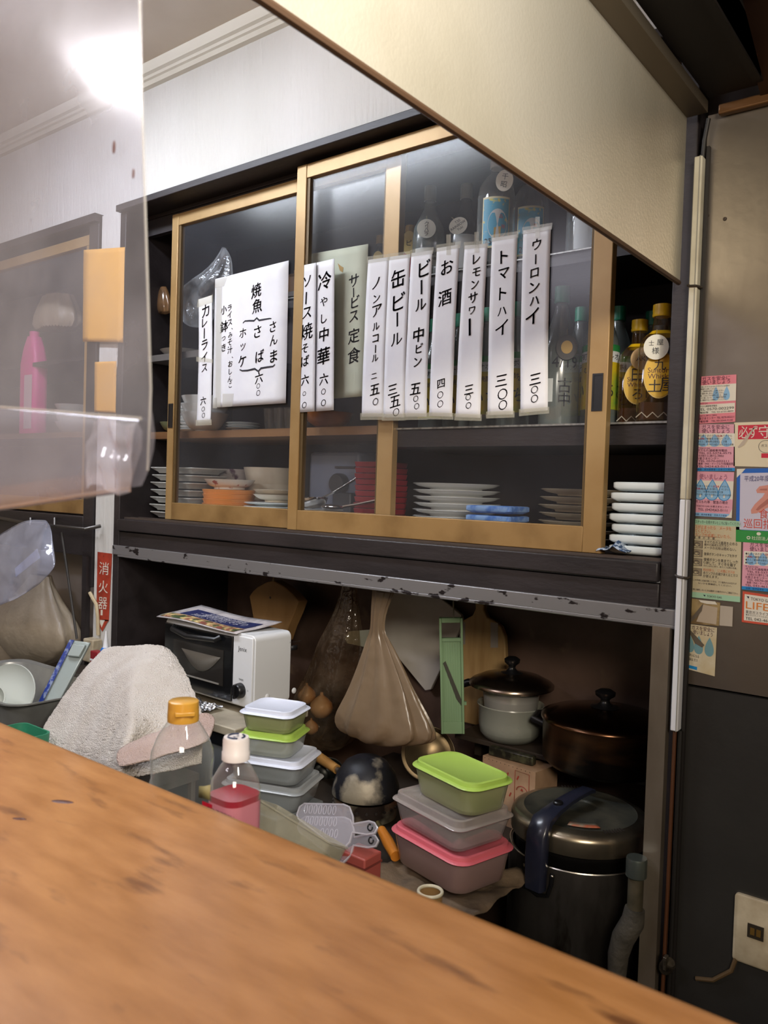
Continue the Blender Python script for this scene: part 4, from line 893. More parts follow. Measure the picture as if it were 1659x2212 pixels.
# outlet
q = A(1590, 1925, 1.499); q2 = A(1583, 2068, 1.499)
ou = thing('wall_outlet', 'cream wall socket plate with dark socket hole at lower right', 'outlet', (q.x, 1.499, q2.z))
h = q.z-q2.z; cm = mat('aged_cream_plastic', 'b9ad94', .4, col2='9c8e74', scale=20)
b = MB(); b.T = Matrix.Rotation(PI/2, 4, 'X')
b.loft([rrect(.118, h, .006, 0, cx=.059, cy=h/2), rrect(.118, h, .006, .006, cx=.059, cy=h/2), rrect(.112, h-.006, .006, .008, cx=.059, cy=h/2)]); b.build('plate', cm, ou)
c = A(1632, 2014, 1.49)-Vector(ou.location)
MB().box(c.x-.013, c.x+.013, -.0095, -.002, c.z-.012, c.z+.012).build('socket', mat('socket_dark', '2a231a', .5), ou)
for dx in (-.005, .005): MB().box(c.x+dx-.0035, c.x+dx+.0035, -.0105, -.008, c.z-.006, c.z+.006).build('contact', mat('brass_contact', '8a6a34', .4, .6), ou)
MB().tube([(.006, -.004, .004), (.0, -.008, -.02), (-.03, -.006, -.05), (-.06, -.004, -.06)], .004, 8).build('cable', mat('dull_cable', '54422a', .5), ou)
# bolt heads in the steel
for x, y in ((1528, 466), (1566, 473)):
    p = A(x, y, 1.503); o = MB().lathe([(0, 0), (.0035, 0), (.003, .002), (0, .0025)], 10).build('screw', mat('rust_screw', '3a2d24', .6), loc=(p.x, 1.503, p.z), rot=(PI/2, 0, 0)); tag(o, 'small dark screw head in the steel wall, %s of two' % ('left' if x < 1550 else 'right'), 'screw', 'screws in the steel wall')
# fire extinguisher sign on the pier
s = Sticker('fire_extinguisher_sign', [(211, 1192), (242, 1196), (235, 1342), (208, 1340)], 'red vertical fire extinguisher sign with white characters on the white pier', 'sign', mat('sign_red', 'b0402a', .45, col2='8c2f1e', scale=20), Y=1.4985)
s.poly([(.0, .98), (1, .98), (.52, 1.16)], MATS['sign_red'], 0)
for t, v in (('消', .23), ('火', .50), ('器', .74)): s.text(t, .5, v, .20, stk, fitw=.68)
s.rect(.35, .84, .5, .92, stk); s.poly([(.22, .99), (.7, .99), (.46, 1.10)], stk); s.text('•', .45, .05, .06, ink)
s.done()
# ------------------------------------------------------------------ the alcove below the cabinet
def circ(pl, pr, py, Y):
    """centre and radius of a round thing seen between photo columns pl and pr"""
    c = A((pl+pr)/2, py, Y); dep = (c-Vector((0, 0, CAMZ))).dot(_f)
    return c, (pr-pl)/2*dep/FPX
stand_m = mat('dark_board', '33291f', .6, col2='1d1713', scale=6)
lc2 = thing('low_cupboard', 'low cream topped cupboard that carries the toaster oven', 'cupboard', (-1.80, 1.62, 0))
MB().box(-.31, .335, -.30, -.04, .735, .757).build('top', mat('cream_laminate', 'c2b8a4', .5, col2='9c9280', scale=9), lc2, bevel=.003)
MB().box(-.30, .325, -.285, -.05, 0, .735).build('body', mat('cupboard_grey', '7d8288', .5), lc2)
MB().box(.08, .31, -.288, -.284, .70, .728).build('control_strip', mat('strip_black', '1c1f26', .3), lc2)
lt = thing('low_table', 'dark low table under the piled plastic tubs and pans', 'table', (-1.12, 1.45, 0))
MB().box(-.325, .265, -.42, .49, .535, .56).build('top', stand_m, lt, bevel=.003)
for x in (-.315, .22):
    for y in (-.39, .45): MB().box(x, x+.035, y, y+.035, 0, .535).build('leg', stand_m, lt)
sh = thing('pot_shelf', 'dark board shelf at the back of the alcove under both pots', 'shelf', (-.80, 1.82, .722))
MB().box(-.30, .285, -.085, .124, 0, .013).build('board', stand_m, sh, bevel=.002)
for x in (-.28, .27): MB().box(x-.01, x+.01, .0, .124, -.06, 0).build('bracket', stand_m, sh)
ck = thing('cooker_stand', 'low dark stand on the floor below the rice cooker', 'stand', (-.69, 1.60, 0))
MB().box(-.15, .13, -.15, .15, .30, .32).build('top', stand_m, ck)
for x in (-.145, .10):
    for y in (-.145, .12): MB().box(x, x+.025, y, y+.025, 0, .30).build('leg', stand_m, ck)

# toaster oven
T0 = A(548, 1540, 1.42)
to = thing('toaster_oven', 'small white toaster oven with black glass door and newspaper on top', 'toaster oven', (T0.x, 1.42, .758), rz=R(-2))
wt = mat('toaster_white', 'dfe1e4', .35, coat=.2); w_, d_, h_ = .385, .125, .19
b = MB(); b.T = Matrix.Rotation(PI/2, 4, 'X') @ Matrix.Identity(4)
b.loft([rrect(w_, h_, .016, z, cx=-w_/2, cy=.018+h_/2) for z in (0, -d_)]); b.build('housing', wt, to, angle=40, bevel=.002)
MB().box(-w_+.006, -.082, -.008, .0, .026, .018+h_-.012).build('door', mat('toaster_door_black', '101114', .12, coat=.5), to, bevel=.002)
dk = mat('toaster_window', '2a2725', .08, coat=.6)
dr = [o for o in kids(to) if o.name.startswith('door')][0]
MB().box(-w_+.05, -.115, -.0095, -.008, .06, .155).build('window', dk, dr)
m = MB(); m.tube([(-w_+.055, -.010, .192), (-w_+.06, -.022, .186), (-w_/2-.05, -.034, .178), (-.135, -.022, .182), (-.13, -.010, .188)], .007, 8); m.build('handle', black, dr)
m = MB(); f = lambda u, v: (-.21+.085*u, -.0112, .085+.05*v)
m.add([f(-1+2*i/16, 1) for i in range(17)]+[f(-1+2*i/16, 1-1.0*math.sin(PI*i/16)) for i in range(17)], [(i, 17+i, 18+i, i+1) for i in range(16)])
m.build('bowl_inside', mat('bowl_behind_glass', '6b6862', .4), dr, solid=.001)
MB().box(-.325, -.13, -.0115, -.0100, .062, .066).build('rack_bar', mat('grey_bar', '85827c', .4), dr)
MB().box(-.080, -.004, -.006, .0, .022, .018+h_-.006).build('control_panel', wt, to, bevel=.002)
m = MB(); put(m, 'Jenix', lambda u, v: (-.043+u, -.0066, .168+v), 0, 0, .017); m.build('lettering', mat('grey_print', '3c3f44', .5), to)
m = MB(); put(m, 'TIMER', lambda u, v: (-.045+u, -.0066, .090+v), 0, 0, .007); put(m, '15', lambda u, v: (-.018+u, -.0066, .066+v), 0, 0, .006); m.build('lettering', MATS['grey_print'], to)
m = MB(); m.T = Matrix.Translation((-.046, -.006, .062)) @ Matrix.Rotation(PI/2, 4, 'X')
m.lathe([(0, .018), (.016, .018), (.019, .014), (.020, 0)], 28); m.v.extend([]); m.box(-.003, .003, -.018, .018, .016, .024); m.build('timer_knob', black, to, angle=40)
for x, y in ((-.03, .03), (-w_+.03, .03), (-.03, d_-.03), (-w_+.03, d_-.03)): MB().lathe([(0, 0), (.014, 0), (.016, .019), (0, .019)], 16, c=(x, y, 0)).build('foot', black, to)
for y, z in ((.045, .045), (.14, .045)): MB().ball((.0, y, z), .008, 16, 0, (.5, 1, 1)).build('button_bump', wt, to)
m = MB(); m.add([(.0006, y, z) for y, z in ((.125, .155), (.148, .155), (.148, .168), (.125, .168))], [(0, 1, 2, 3)]); m.build('warning_label', mat('label_black', '1d1d20', .5), to, solid=.0004)
m = MB(); put(m, 'オーブントースター', lambda u, v: (.0012, .140+u, .178+v), 0, 0, .005); m.build('lettering', MATS['grey_print'], to)
# newspaper
npm = mat('newsprint', 'b9b3b4', .8, col2='9a9496', scale=30)
N0 = Vector((T0.x, 1.42, .9685))
m = MB(); m.grid(lambda u, v: (-.395+.335*u+.03*v, -.012+.135*v, .003+.010*v*v+.004*math.sin(5*u+2*v)+(.006*(1-u)*(v) if 1 else 0)-.008*max(0, .06-v)*8), 16, 8)
np_ = m.build('newspaper', npm, solid=.002, off=1, origin=(0, 0, 0)); np_.location = N0; np_.location.z += .0005; tag(np_, 'folded colour newspaper lying on the toaster oven', 'newspaper')
nf = lambda e: (lambda u, v: (-.395+.335*u+.03*v, -.012+.135*v, .0056+e+.010*v*v+.004*math.sin(5*u+2*v)+.006*(1-u)*v-.008*max(0, .06-v)*8))
def npatch(u0, v0, u1, v1, m, e, name):
    MB().grid(lambda a, c: nf(e)(u0+(u1-u0)*a, v0+(v1-v0)*c), 10, 5).build(name, m, np_)
npatch(.12, .30, .93, .72, mat('newspaper_navy', '1c2352', .6), .0006, 'advert_panel')
npatch(.03, .02, .95, .27, mat('newspaper_photo', '7c4338', .6, col2='c9b27a', scale=40, lo=.45, hi=.6, col3='3a4a28', scale3=30, lo3=.5, hi3=.6), .0006, 'advert_photo')
m = MB()
for t, u, v, h in (('大感謝祭の特別', .55, .62, .022), ('ご案内の日々より', .55, .50, .026), ('お試しください', .45, .39, .020)): put(m, t, lambda a, c, u=u, v=v: nf(.0014)(u+a/.335, v+c/.135), 0, 0, h)
m.build('lettering', mat('newspaper_white', 'b9b9c4', .6), np_)
q = A(455, 1570, 1.30)
m = MB().grid(lambda u, v: ((u-.5)*.13, (v-.5)*.07, .002+.010*noise.noise((u*9, v*7, 2))+.006), 26, 14)
o = m.build('foil_sheet', mat('aluminium_foil', 'c9c9cc', .25, 1, bump=.6, bscale=90), solid=.0006, smooth=False); o.location = (T0.x-.17, 1.375, .760); tag(o, 'crumpled aluminium foil strip in front of the toaster oven', 'foil')

# hanging things at the back
hook_m = mat('dark_hook', '2a2422', .5)
tanw = mat('tan_wood', 'a58052', .55, col2='8a683e', scale=9, stretch=(1, 1, .3))
def cord(parent, p0, p1, r, m): MB().tube([Vector(p)-parent.location for p in (p0, p1)], r, 6).build('hanging_cord', m, parent)
YB = 1.80
pts = [A(x, y, YB) for x, y in ((590, 1254), (574, 1258), (556, 1268), (546, 1277), (538, 1288), (543, 1315), (548, 1345), (551, 1372), (612, 1384), (622, 1354), (636, 1322), (644, 1299), (630, 1282), (612, 1267))]
kb = thing('wooden_board', 'tan five sided wooden board hanging above the toaster oven', 'board', pts[5])
b = MB(); b.slab([p-pts[5] for p in pts], (.012, .032, 0)); b.build('board', tanw, kb, bevel=.003)
for x, y in ((584, 1291),): p = A(x, y, YB)-pts[5]; b = MB(); b.T = Matrix.Translation(p+Vector((0, -.0005, 0))) @ Matrix.Rotation(PI/2, 4, 'X'); b.lathe([(0, 0), (.004, 0), (0, .001)], 12); b.build('hole', hook_m, kb)
cord(kb, A(590, 1256, YB), A(593, 1235, YB), .003, mat('twine', '9a8a68', .8))
bagb = film('brown_tinted_polythene', 'a08a70', .50, .3, tint='C8B49C', edge=.3, haze_noise=.05, nscale=8, bump=.6, bscale=16, gloss=.35)
bagc = film('thin_clear_bag', 'a8937c', .10, .15, tint='D8CCBC', edge=.5, haze_noise=.08, nscale=14, bump=.5, bscale=40)
o = bag('carrier_bag', ploops([(806, 850, 1278), (804, 842, 1298), (802, 832, 1325), (801, 828, 1362), (797, 838, 1375), (786, 862, 1420), (772, 888, 1470), (754, 914, 1520), (738, 940, 1562), (734, 930, 1582), (738, 870, 1596), (760, 830, 1598)], 1.56, .36), bagb, 'brownish plastic carrier bag knotted and hanging in the alcove centre', 'plastic bag', folds=(10, .13), jit=.045, seed=3)
o = bag('vegetable_bag', ploops([(742, 768, 1262), (732, 772, 1310), (712, 776, 1360), (696, 778, 1390), (686, 776, 1430), (664, 772, 1480), (642, 768, 1530), (630, 760, 1570), (632, 745, 1600), (650, 725, 1612)], 1.72, .75), bagc, 'clear plastic bag of onions hanging left of the brown carrier bag', 'plastic bag', folds=(8, .07), jit=.012, seed=8)
on = mat('onion_skin', 'c08a52', .4, col2='d9b890', scale=20, lo=.4, hi=.6, stretch=(1, 1, .2))
for k, (x, y, rr, lb) in enumerate(((694, 1528, .034, 'large golden onion inside the clear hanging bag'), (662, 1502, .028, 'small pale onion at left inside the clear hanging bag'), (672, 1572, .022, 'small onion at the bottom of the clear hanging bag'))):
    p = A(x, y, 1.72)
    m = MB().lathe([(0, -rr*.9), (rr*.5, -rr*.8), (rr*.92, -rr*.35), (rr, 0), (rr*.9, rr*.4), (rr*.5, rr*.8), (rr*.16, rr*1.05), (rr*.12, rr*1.3), (0, rr*1.3)], 24)
    o = m.build('onion', on); o.location = p; tag(o, lb, 'onion', 'onions in the hanging bag')
p = A(735, 1545, 1.79); m = MB().lathe([(0, 0), (.035, .004), (.05, .03), (.046, .03), (.03, .008), (0, .005)], 28); o = m.build('black_bowl', mat('black_lacquer', '17150f', .2), rot=(1.1, .3, .4)); o.location = A(722, 1572, 1.86); tag(o, 'dark bowl leaning at the bottom behind the hanging bags', 'bowl')
wb_m = mat('white_cutting_board', 'd6d1c8', .6, col2='c4beb4', scale=4)
q = [A(x, y, 1.90) for x, y in ((862, 1242), (824, 1352), (836, 1392), (918, 1492), (930, 1490), (1000, 1345), (996, 1328), (900, 1250))]
b = MB(); b.slab([p-q[3] for p in q], (0, .012, 0)); o = b.build('cutting_board', wb_m, origin=None, bevel=.002); o.location = q[3]; tag(o, 'white plastic cutting board hanging on one corner behind the bags', 'cutting board')
YW = 1.905
ol = [(1026, 1292), (1046, 1295), (1045, 1318), (1052, 1334), (1068, 1342), (1082, 1354), (1090, 1376), (1092, 1430), (1088, 1568), (1050, 1572), (998, 1560), (996, 1400), (993, 1345), (1004, 1338), (1020, 1330), (1027, 1315)]
q = [A(x, y, YW) for x, y in ol]; c = q[8]
wd = thing('cutting_board', 'pale wooden cutting board with handle at the alcove back wall', 'cutting board', c)
b = MB(); b.slab([p-c for p in q], (0, .018, 0)); b.build('board', mat('pale_board_wood', 'bd9c6a', .55, col2='a88656', scale=12, stretch=(3, 3, .4)), wd, bevel=.003)
for x, y, w, h in ((993, 1342, 12, 50), (1060, 1344, 16, 55)):
    p = [A(a, b_, YW)-c for a, b_ in ((x, y), (x+w, y+2), (x+w, y+h), (x, y+h))]; b = MB(); b.slab(p, (0, -.0008, 0)); b.build('tape', mat('grey_tape', 'a59c94', .6), wd)
sp = [A(x, y, 1.72) for x, y in ((752, 1364), (800, 1360), (806, 1402), (750, 1390), (745, 1380))]
b = MB(); b.slab([p-sp[2] for p in sp], (0, .003, 0)); o = b.build('plastic_scraper', film('milky_scraper', '9fa08a', .75, .4), bevel=.001); o.location = sp[2]; tag(o, 'milky plastic scraper hanging behind the brown carrier bag knot', 'scraper')
# green slicer
gs = mat('pale_green_plastic', '7f9c76', .4); gsd = mat('slicer_shade', '3b3a30', .5)
s0 = A(953, 1585, 1.66); L_ = (A(958, 1335, 1.66)-s0).length
sl = thing('vegetable_slicer', 'pale green plastic vegetable slicer hanging on a cord', 'slicer', s0, rz=R(38), rot=(0, R(-3), R(34)))
W_ = .058
MB().box(0, W_, .004, .010, .03, L_-.055).build('bed', gs, sl)
for x0, x1 in ((0, .006), (W_-.006, W_)): MB().box(x0, x1, -.004, .022, 0, L_).build('side_rail', gs, sl, bevel=.0015)
MB().box(.006, W_-.006, .0, .016, 0, .03).build('foot_bar', gs, sl); MB().box(.006, W_-.006, .0, .016, L_-.012, L_).build('top_bar', gs, sl, bevel=.001); MB().box(.006, W_-.006, .0, .012, L_-.058, L_-.05).build('grip_bar', gs, sl)
for k in range(7):
    x = .009+k*.0061; MB().box(x, x+.0028, .0025, .004, .03, L_-.06).build('rib', gs, sl)
b = MB(); b.prism([(.008, .175), (.014, .180), (.051, .085), (.051, .07), (.040, .085)], .0008, .0024); b.build('blade_slot', gsd, sl)
MB().box(W_, W_+.006, .004, .014, .07, .078).build('latch', gs, sl)
cord(sl, Vector(s0)+Vector((.03, .02, L_)), A(966, 1290, 1.70), .0025, mat('grey_cord', '8d887c', .7)) if 0 else MB().tube([(.036, .008, L_-.004), (.036, .01, L_+.06)], .002, 6).build('cord', mat('grey_cord', '8d887c', .7), sl)

# pots
potm = mat('tarnished_steel', 'a08f80', .25, 1, col2='7a6a5c', scale=6); dkpot = mat('burnt_copper_pot', '5e4028', .35, .8, col2='1c1613', scale=5, stretch=(1, 1, 3), lo=.35, hi=.55)
lidm = mat('bronze_lid', '7d5c44', .22, 1, col2='4a3426', scale=4)
def lid_knob(t, z, r=.02):
    MB().lathe([(0, z), (r*1.5, z), (r*.8, z+.004), (r*.45, z+.012), (r*.5, z+.018), (r, z+.026), (r*1.05, z+.034), (r*.6, z+.040), (0, z+.041)], 24).build('lid_knob', black, t, angle=60)
c, rr = circ(1015, 1197, 1478, 1.80)
sv = thing('saucepan', 'steel saucepan with domed lid nested in a milky plastic tub', 'saucepan', (c.x, 1.797, .7355)); zr = c.z-.7355
MB().lathe([(0, .020), (rr*.52, .020), (rr*.58, .03), (rr*.66, zr-.022), (rr*.70, zr-.012), (rr*.95, zr-.004), (rr*.95, zr), (rr*.68, zr-.010), (rr*.56, .034), (0, .026)], 40).build('pan', mat('bright_pan_steel', 'cfccc4', .3, .6), sv, angle=50)
MB().lathe([(rr*1.0, zr-.002), (rr, zr+.004), (rr*.94, zr+.010), (rr*.7, zr+.022), (rr*.3, zr+.030), (0, zr+.032)], 40).build('lid', potm, sv, angle=60)
lid_knob(sv, zr+.030, .019)
b = MB().tube([(-rr*.9, -.01, zr-.008), (-rr*1.1, -.015, zr-.012), (-rr*1.45, -.02, zr-.03)], [.008, .010, .009], 10); b.build('handle', black, sv)
c2, r2 = circ(1034, 1170, 1560, 1.80)
milky = film('milky_plastic', 'b9bcae', .42, .3, edge=.35)
tb = thing('plastic_tub', 'milky plastic tub in which the steel saucepan sits', 'tub', (c.x, 1.797, .7352))
MB().lathe([(0, .002), (r2*.80, .002), (r2*.95, .018), (r2, .04), (r2*1.02, zr*.62), (r2*1.06, zr*.64), (r2*1.05, zr*.66), (r2*.99, zr*.63), (r2*.97, .04), (r2*.9, .02), (0, .006)], 40).build('body', milky, tb, angle=60)
c, rr = circ(1172, 1440, 1545, 1.775)
bp = thing('stock_pot', 'wide dark cooking pot with bronze lid at the alcove right', 'pot', (min(c.x, -.492-rr), 1.775, .7355)); zr = c.z-.7355-.01
MB().lathe([(0, 0), (rr*.88, 0), (rr*.96, .012), (rr*.975, zr-.006), (rr*1.0, zr-.002), (rr*1.0, zr), (rr*.95, zr), (rr*.94, .02), (0, .008)], 48).build('body', dkpot, bp, angle=50)
MB().lathe([(rr*1.005, zr+.0005), (rr*1.0, zr+.006), (rr*.9, zr+.012), (rr*.5, zr+.026), (0, zr+.032)], 48).build('lid', lidm, bp, angle=60)
lid_knob(bp, zr+.030, .022)
b = MB().tube([(-rr*.92, -.035, zr-.03), (-rr*1.12, -.04, zr-.022), (-rr*1.18, 0, zr-.018), (-rr*1.12, .04, zr-.022), (-rr*.92, .035, zr-.03)], .008, 10); b.build('handle', black, bp)
# patterned carton
q0 = A(1035, 1606, 1.68)
cx_ = thing('carton', 'torn pink beige patterned carton standing below the saucepan', 'carton', (q0.x, 1.70, .5605), rz=R(-8))
cm_ = mat('carton_paper', 'b08f70', .7, col2='a07f62', scale=20); H_ = q0.z-.5605-.04
MB().box(0, .155, 0, .09, 0, .150).build('box', cm_, cx_)
m = MB(); pr_ = mat('carton_print', '9c3a2a', .6)
for i in range(4):
    for k in range(3):
        x, z = .012+i*.030+(k % 2)*.01, .03+k*.045; m.add([(x, -.0006, z), (x+.003, -.0006, z-.002), (x+.008, -.0006, z+.008), (x+.005, -.0006, z+.010)], [(0, 1, 2, 3)])
m.build('print', pr_, cx_, smooth=False)
m = MB()
for i in range(12):
    for k in range(2): m.box(.006+i*.012, .0075+i*.012, -.0006, 0, .145-.03*k*4.2, .1465-.03*k*4.2)
m.build('dots', hook_m, cx_, smooth=False)
m = MB().tube([(.098, -.0008, .02), (.098, -.0008, .140), (.138, -.0008, .140), (.140, -.0008, .02)], .0007, 4); m.build('crest_frame', pr_, cx_)
m = MB()
for r_ in (.016, .0145):
    pts_ = [(.119+r_*math.cos(a), -.0009, .095+r_*.8*math.sin(a)) for a in [PI*i/14 for i in range(15)]]; m.tube(pts_, .0005, 4)
put(m, 'NORTH FARM', lambda u, v: (.119+u, -.0012, .092+v), 0, 0, .0042) if 0 else put(m, '▲', lambda u, v: (.119+u, -.0012, .100+v), 0, 0, .009)
m.build('crest', pr_, cx_)
# tins behind carton top
c = A(1085, 1605, 1.70); m = MB().box(-.06, .06, -.02, .0, 0, .022); o = m.build('dark_tray', mat('dark_food_tray', '23211a', .3, col2='4a4a36', scale=40, lo=.5), bevel=.003); o.location = (q0.x+.07, 1.728, .7112); tag(o, 'dark glossy strip of packaging between the carton and the tub', 'packaging')

# rice cooker
c, rr = circ(1107, 1398, 1752, 1.59)
zl = .690
rc = thing('rice_cooker', 'large cylindrical steel rice cooker with navy lid strap', 'rice cooker', (c.x, 1.59, .3205)); zl -= .3205
brs = mat('sooty_brushed_steel', '66625e', .42, .85, col2='3f3b37', scale=6, lo=.4, hi=.65, stretch=(2, 2, .6), col3='2e281f', scale3=9, lo3=.6, hi3=.68)
R1 = rr*1.02
MB().lathe([(0, 0), (R1*.95, 0), (R1, .01), (R1, zl-.075), (R1*.995, zl-.070), (R1*.95, zl-.070), (R1*.94, .02), (0, .01)], 56).build('body', brs, rc, angle=50)
b = MB().tube([(R1*.985*math.cos(2*PI*k/56), R1*.985*math.sin(2*PI*k/56), zl-.070) for k in range(56)], .0022, 6, closed=True); b.build('rim', steel, rc)
MB().lathe([(R1*.90, .1), (R1*.90, zl-.055), (R1*.94, zl-.050), (R1*.94, zl-.045), (R1*.88, zl-.04), (R1*.88, zl-.03)], 48).build('inner_pot', mat('cooker_gasket', '1a1817', .4, .5), rc, angle=50)
lt_ = mat('lid_rim_steel', 'b0a690', .28, .95, col2='8a8070', scale=7); lt2 = mat('lid_top_worn', '6c6a5c', .4, .6, col2='3f423f', scale=10, lo=.4, hi=.6)
MB().lathe([(rr*.9, zl-.045), (rr*1.0, zl-.040), (rr*1.005, zl-.012), (rr*.98, zl-.003), (rr*.92, zl+.002), (rr*.82, zl+.005)], 56).build('lid_rim', lt_, rc, angle=60)
MB().lathe([(rr*.82, zl+.005), (rr*.80, zl+.004), (rr*.5, zl+.008), (rr*.25, zl+.010), (rr*.22, zl+.007), (0, zl+.007)], 56).build('lid_top', lt2, rc, angle=30)
da = math.atan2(-.97, -.12); dv = Vector((math.cos(da), math.sin(da), 0)); nv = Vector((-dv.y, dv.x, 0)); navyp = mat('navy_plastic', '232636', .3, coat=.3)
path = [(rr*1.10, zl-.115, .030, .02), (rr*1.10, zl-.055, .034, .02), (rr*1.085, zl-.01, .034, .02), (rr*.98, zl+.016, .032, .016), (rr*.72, zl+.026, .026, .012), (rr*.40, zl+.034, .024, .010), (rr*.05, zl+.037, .022, .010), (-rr*.18, zl+.037, .020, .009), (-rr*.30, zl+.032, .017, .007)]
ls = []
for i, (r_, z_, w2, th) in enumerate(path):
    p = dv*r_+Vector((0, 0, z_)); a = path[max(i-1, 0)]; e = path[min(i+1, len(path)-1)]
    t_ = (dv*(e[0]-a[0])+Vector((0, 0, e[1]-a[1]))).normalized(); n_ = nv.cross(t_).normalized()
    ls.append([tuple(p+nv*(w2*.66*sx)+n_*(th*.62*sy)) for sx, sy in ((-.8, -1), (.8, -1), (1, -.6), (1, .6), (.8, 1), (-.8, 1), (-1, .6), (-1, -.6))])
b = MB().loft(ls); st_ = b.build('lid_strap', navyp, rc, angle=45)
p = dv*(rr*.60)+Vector((0, 0, zl+.034)); MB().lathe([(0, 0), (.010, 0), (.010, .005), (.008, .007), (0, .007)], 20, c=tuple(p)).build('release_button', black, st_)
b = MB().tube([tuple(dv*R1*1.01+nv*x+Vector((0, 0, z))) for x, z in ((-.032, zl-.078), (-.030, zl-.10), (-.022, zl-.125), (0, zl-.132), (.022, zl-.125), (.030, zl-.10), (.032, zl-.078))], .004, 8); b.build('catch_frame', black, rc)
for x in (-.032, .032): MB().ball(tuple(dv*R1*1.02+nv*x+Vector((0, 0, zl-.082))), .004, 10).build('screw', steel, rc)
for a0_, n_, sgn in ((da+.95, 7, 1), (da-2.55, 6, -1)):
    for k in range(n_):
        a = a0_+k*.055; b = MB(); u_ = Vector((math.cos(a), math.sin(a), 0)); v_ = Vector((-u_.y, u_.x, 0))
        b.slab([tuple(u_*r_+v_*x+Vector((0, 0, zl+z_))) for r_, x, z_ in ((rr*.80, -.0012, .0056), (rr*.90, -.0012, .0050), (rr*.90, .0012, .0050), (rr*.80, .0012, .0056))], (0, 0, .0006)); b.build('vent_slot', hook_m, rc)
b = MB(); ob_ = []
for k in range(9):
    a = da+.32+.075*k; ob_.append((a, rr*.66))
ls = [[(math.cos(a)*r_, math.sin(a)*r_, zl+.0075) for r_ in (rr*.62, rr*.76)] for a, _ in ob_]; b.loft(ls, 0, False, False, closed=False); b.build('warning_label', mat('worn_orange_label', 'a8583c', .5, col2='8a8470', scale=60), rc, solid=.0005, off=1)

# plastic tubs
def tub(name, label, cat, loc, w, d, h, rz, bm, lm, r=.022, group=None, lidh=.010, over=.008, dome=0):
    t = thing(name, label, cat, loc, rz, group)
    b = MB(); b.loft([rrect(w*.86, d*.86, r, 0), rrect(w*.90, d*.90, r, .004), rrect(w, d, r, h), rrect(w-.004, d-.004, r, h), rrect(w*.90-.004, d*.90-.004, r, .007)]); b.build('body', bm, t, angle=50)
    b = MB(); b.loft([rrect(w+over, d+over, r*1.1, h-.002), rrect(w+over+.003, d+over+.003, r*1.1, h), rrect(w+over, d+over, r*1.1, h+.002), rrect(w-.004, d-.004, r, h+.003), rrect(w-.006, d-.006, r, h+lidh), rrect(w-.014, d-.014, r, h+lidh+.0015), rrect(w-.02, d-.02, r, h+lidh-.001+dome)]); b.build('lid', lm, t, angle=50)
    return t
frostp = film('frosted_plastic', 'c9cfc4', .40, .3, edge=.35); frost2 = film('frosted_pink_plastic', 'c0a4a0', .45, .3, edge=.3, tint='E8D0CC'); clrp = film('clear_tub_plastic', 'c9c2c0', .22, .12, edge=.5)
lime = mat('lime_lid', 'a9c95c', .4); pinkl = mat('coral_pink_lid', 'cf6672', .4); whl = mat('white_lid', 'd9dff0', .4)
frostg = film('frosted_green_tint', 'b9c08a', .45, .3, edge=.3)
YT = 1.34; e = A(972, 1885, YT)
rz = R(-14); zt = .5605
pb = mat('crumpled_brown_paper', '6e5c48', .8, col2='4f4234', scale=14, bump=.6, bscale=30)
m = MB().grid(lambda u, v: ((u-.5)*.25, (v-.5)*.24, .008+.018*noise.noise((u*5, v*5, .3))+(-.03*max(0, .25-v)*4)*0), 24, 20)
o = m.build('paper_sack', pb, solid=.002, angle=180); o.location = (e.x-.005, YT-.01, .579); tag(o, 'crumpled brown paper under the pink lidded tub', 'paper')
zt = .603
w1, d1 = .210, .150
tub('food_tub', 'rectangular food tub with coral pink lid, bottom of its stack', 'food tub', (e.x, YT, zt), w1, d1, .064, rz, frost2, pinkl, .03, 'stack of rectangular food tubs')
tub('food_tub', 'clear rectangular food tub with clear lid, middle of its stack', 'food tub', (e.x-.004, YT+.004, zt+.0765), .200, .146, .048, rz-.02, clrp, film('clear_lid_plastic', 'cfc4c0', .35, .15, edge=.5), .02, 'stack of rectangular food tubs', lidh=.014)
tub('food_tub', 'rectangular food tub with lime green lid, top of its stack', 'food tub', (e.x+.012, YT+.010, zt+.141), .186, .116, .054, rz-.05, frostg, lime, .03, 'stack of rectangular food tubs')
g = A(600, 1625, 1.20)
lb_ = film('grey_milky_tub', 'b4bcc0', .5, .3, edge=.3)
gx = g.x-.022
stn = thing('storage_crate', 'plain grey crate under the four small tubs', 'crate', (gx, 1.21, .5605)); MB().box(-.085, .085, -.07, .07, 0, .122).build('body', mat('crate_grey', '6f7478', .5), stn, bevel=.004)
for lb, w, d, h, z, a, bm, lm in (('large clear tub with clear lid at the bottom beside the red bottle', .176, .135, .042, .683, 20, lb_, film('pale_clear_lid', 'c9d0d6', .55, .2, edge=.3)),
        ('large clear tub with white lid, second from the bottom beside the red bottle', .165, .125, .040, .7370, 20, lb_, whl),
        ('small tub with lime green lid directly under the white lidded one', .118, .106, .038, .7890, 22, frostp, lime),
        ('small tub with white lid on top of its stack by the toaster', .116, .104, .036, .8390, 18, frostg, whl)):
    tub('storage_tub', lb, 'food tub', (gx, 1.212, z), w, d, h, R(a), bm, lm, .02, 'small tubs stacked beside the bottles')

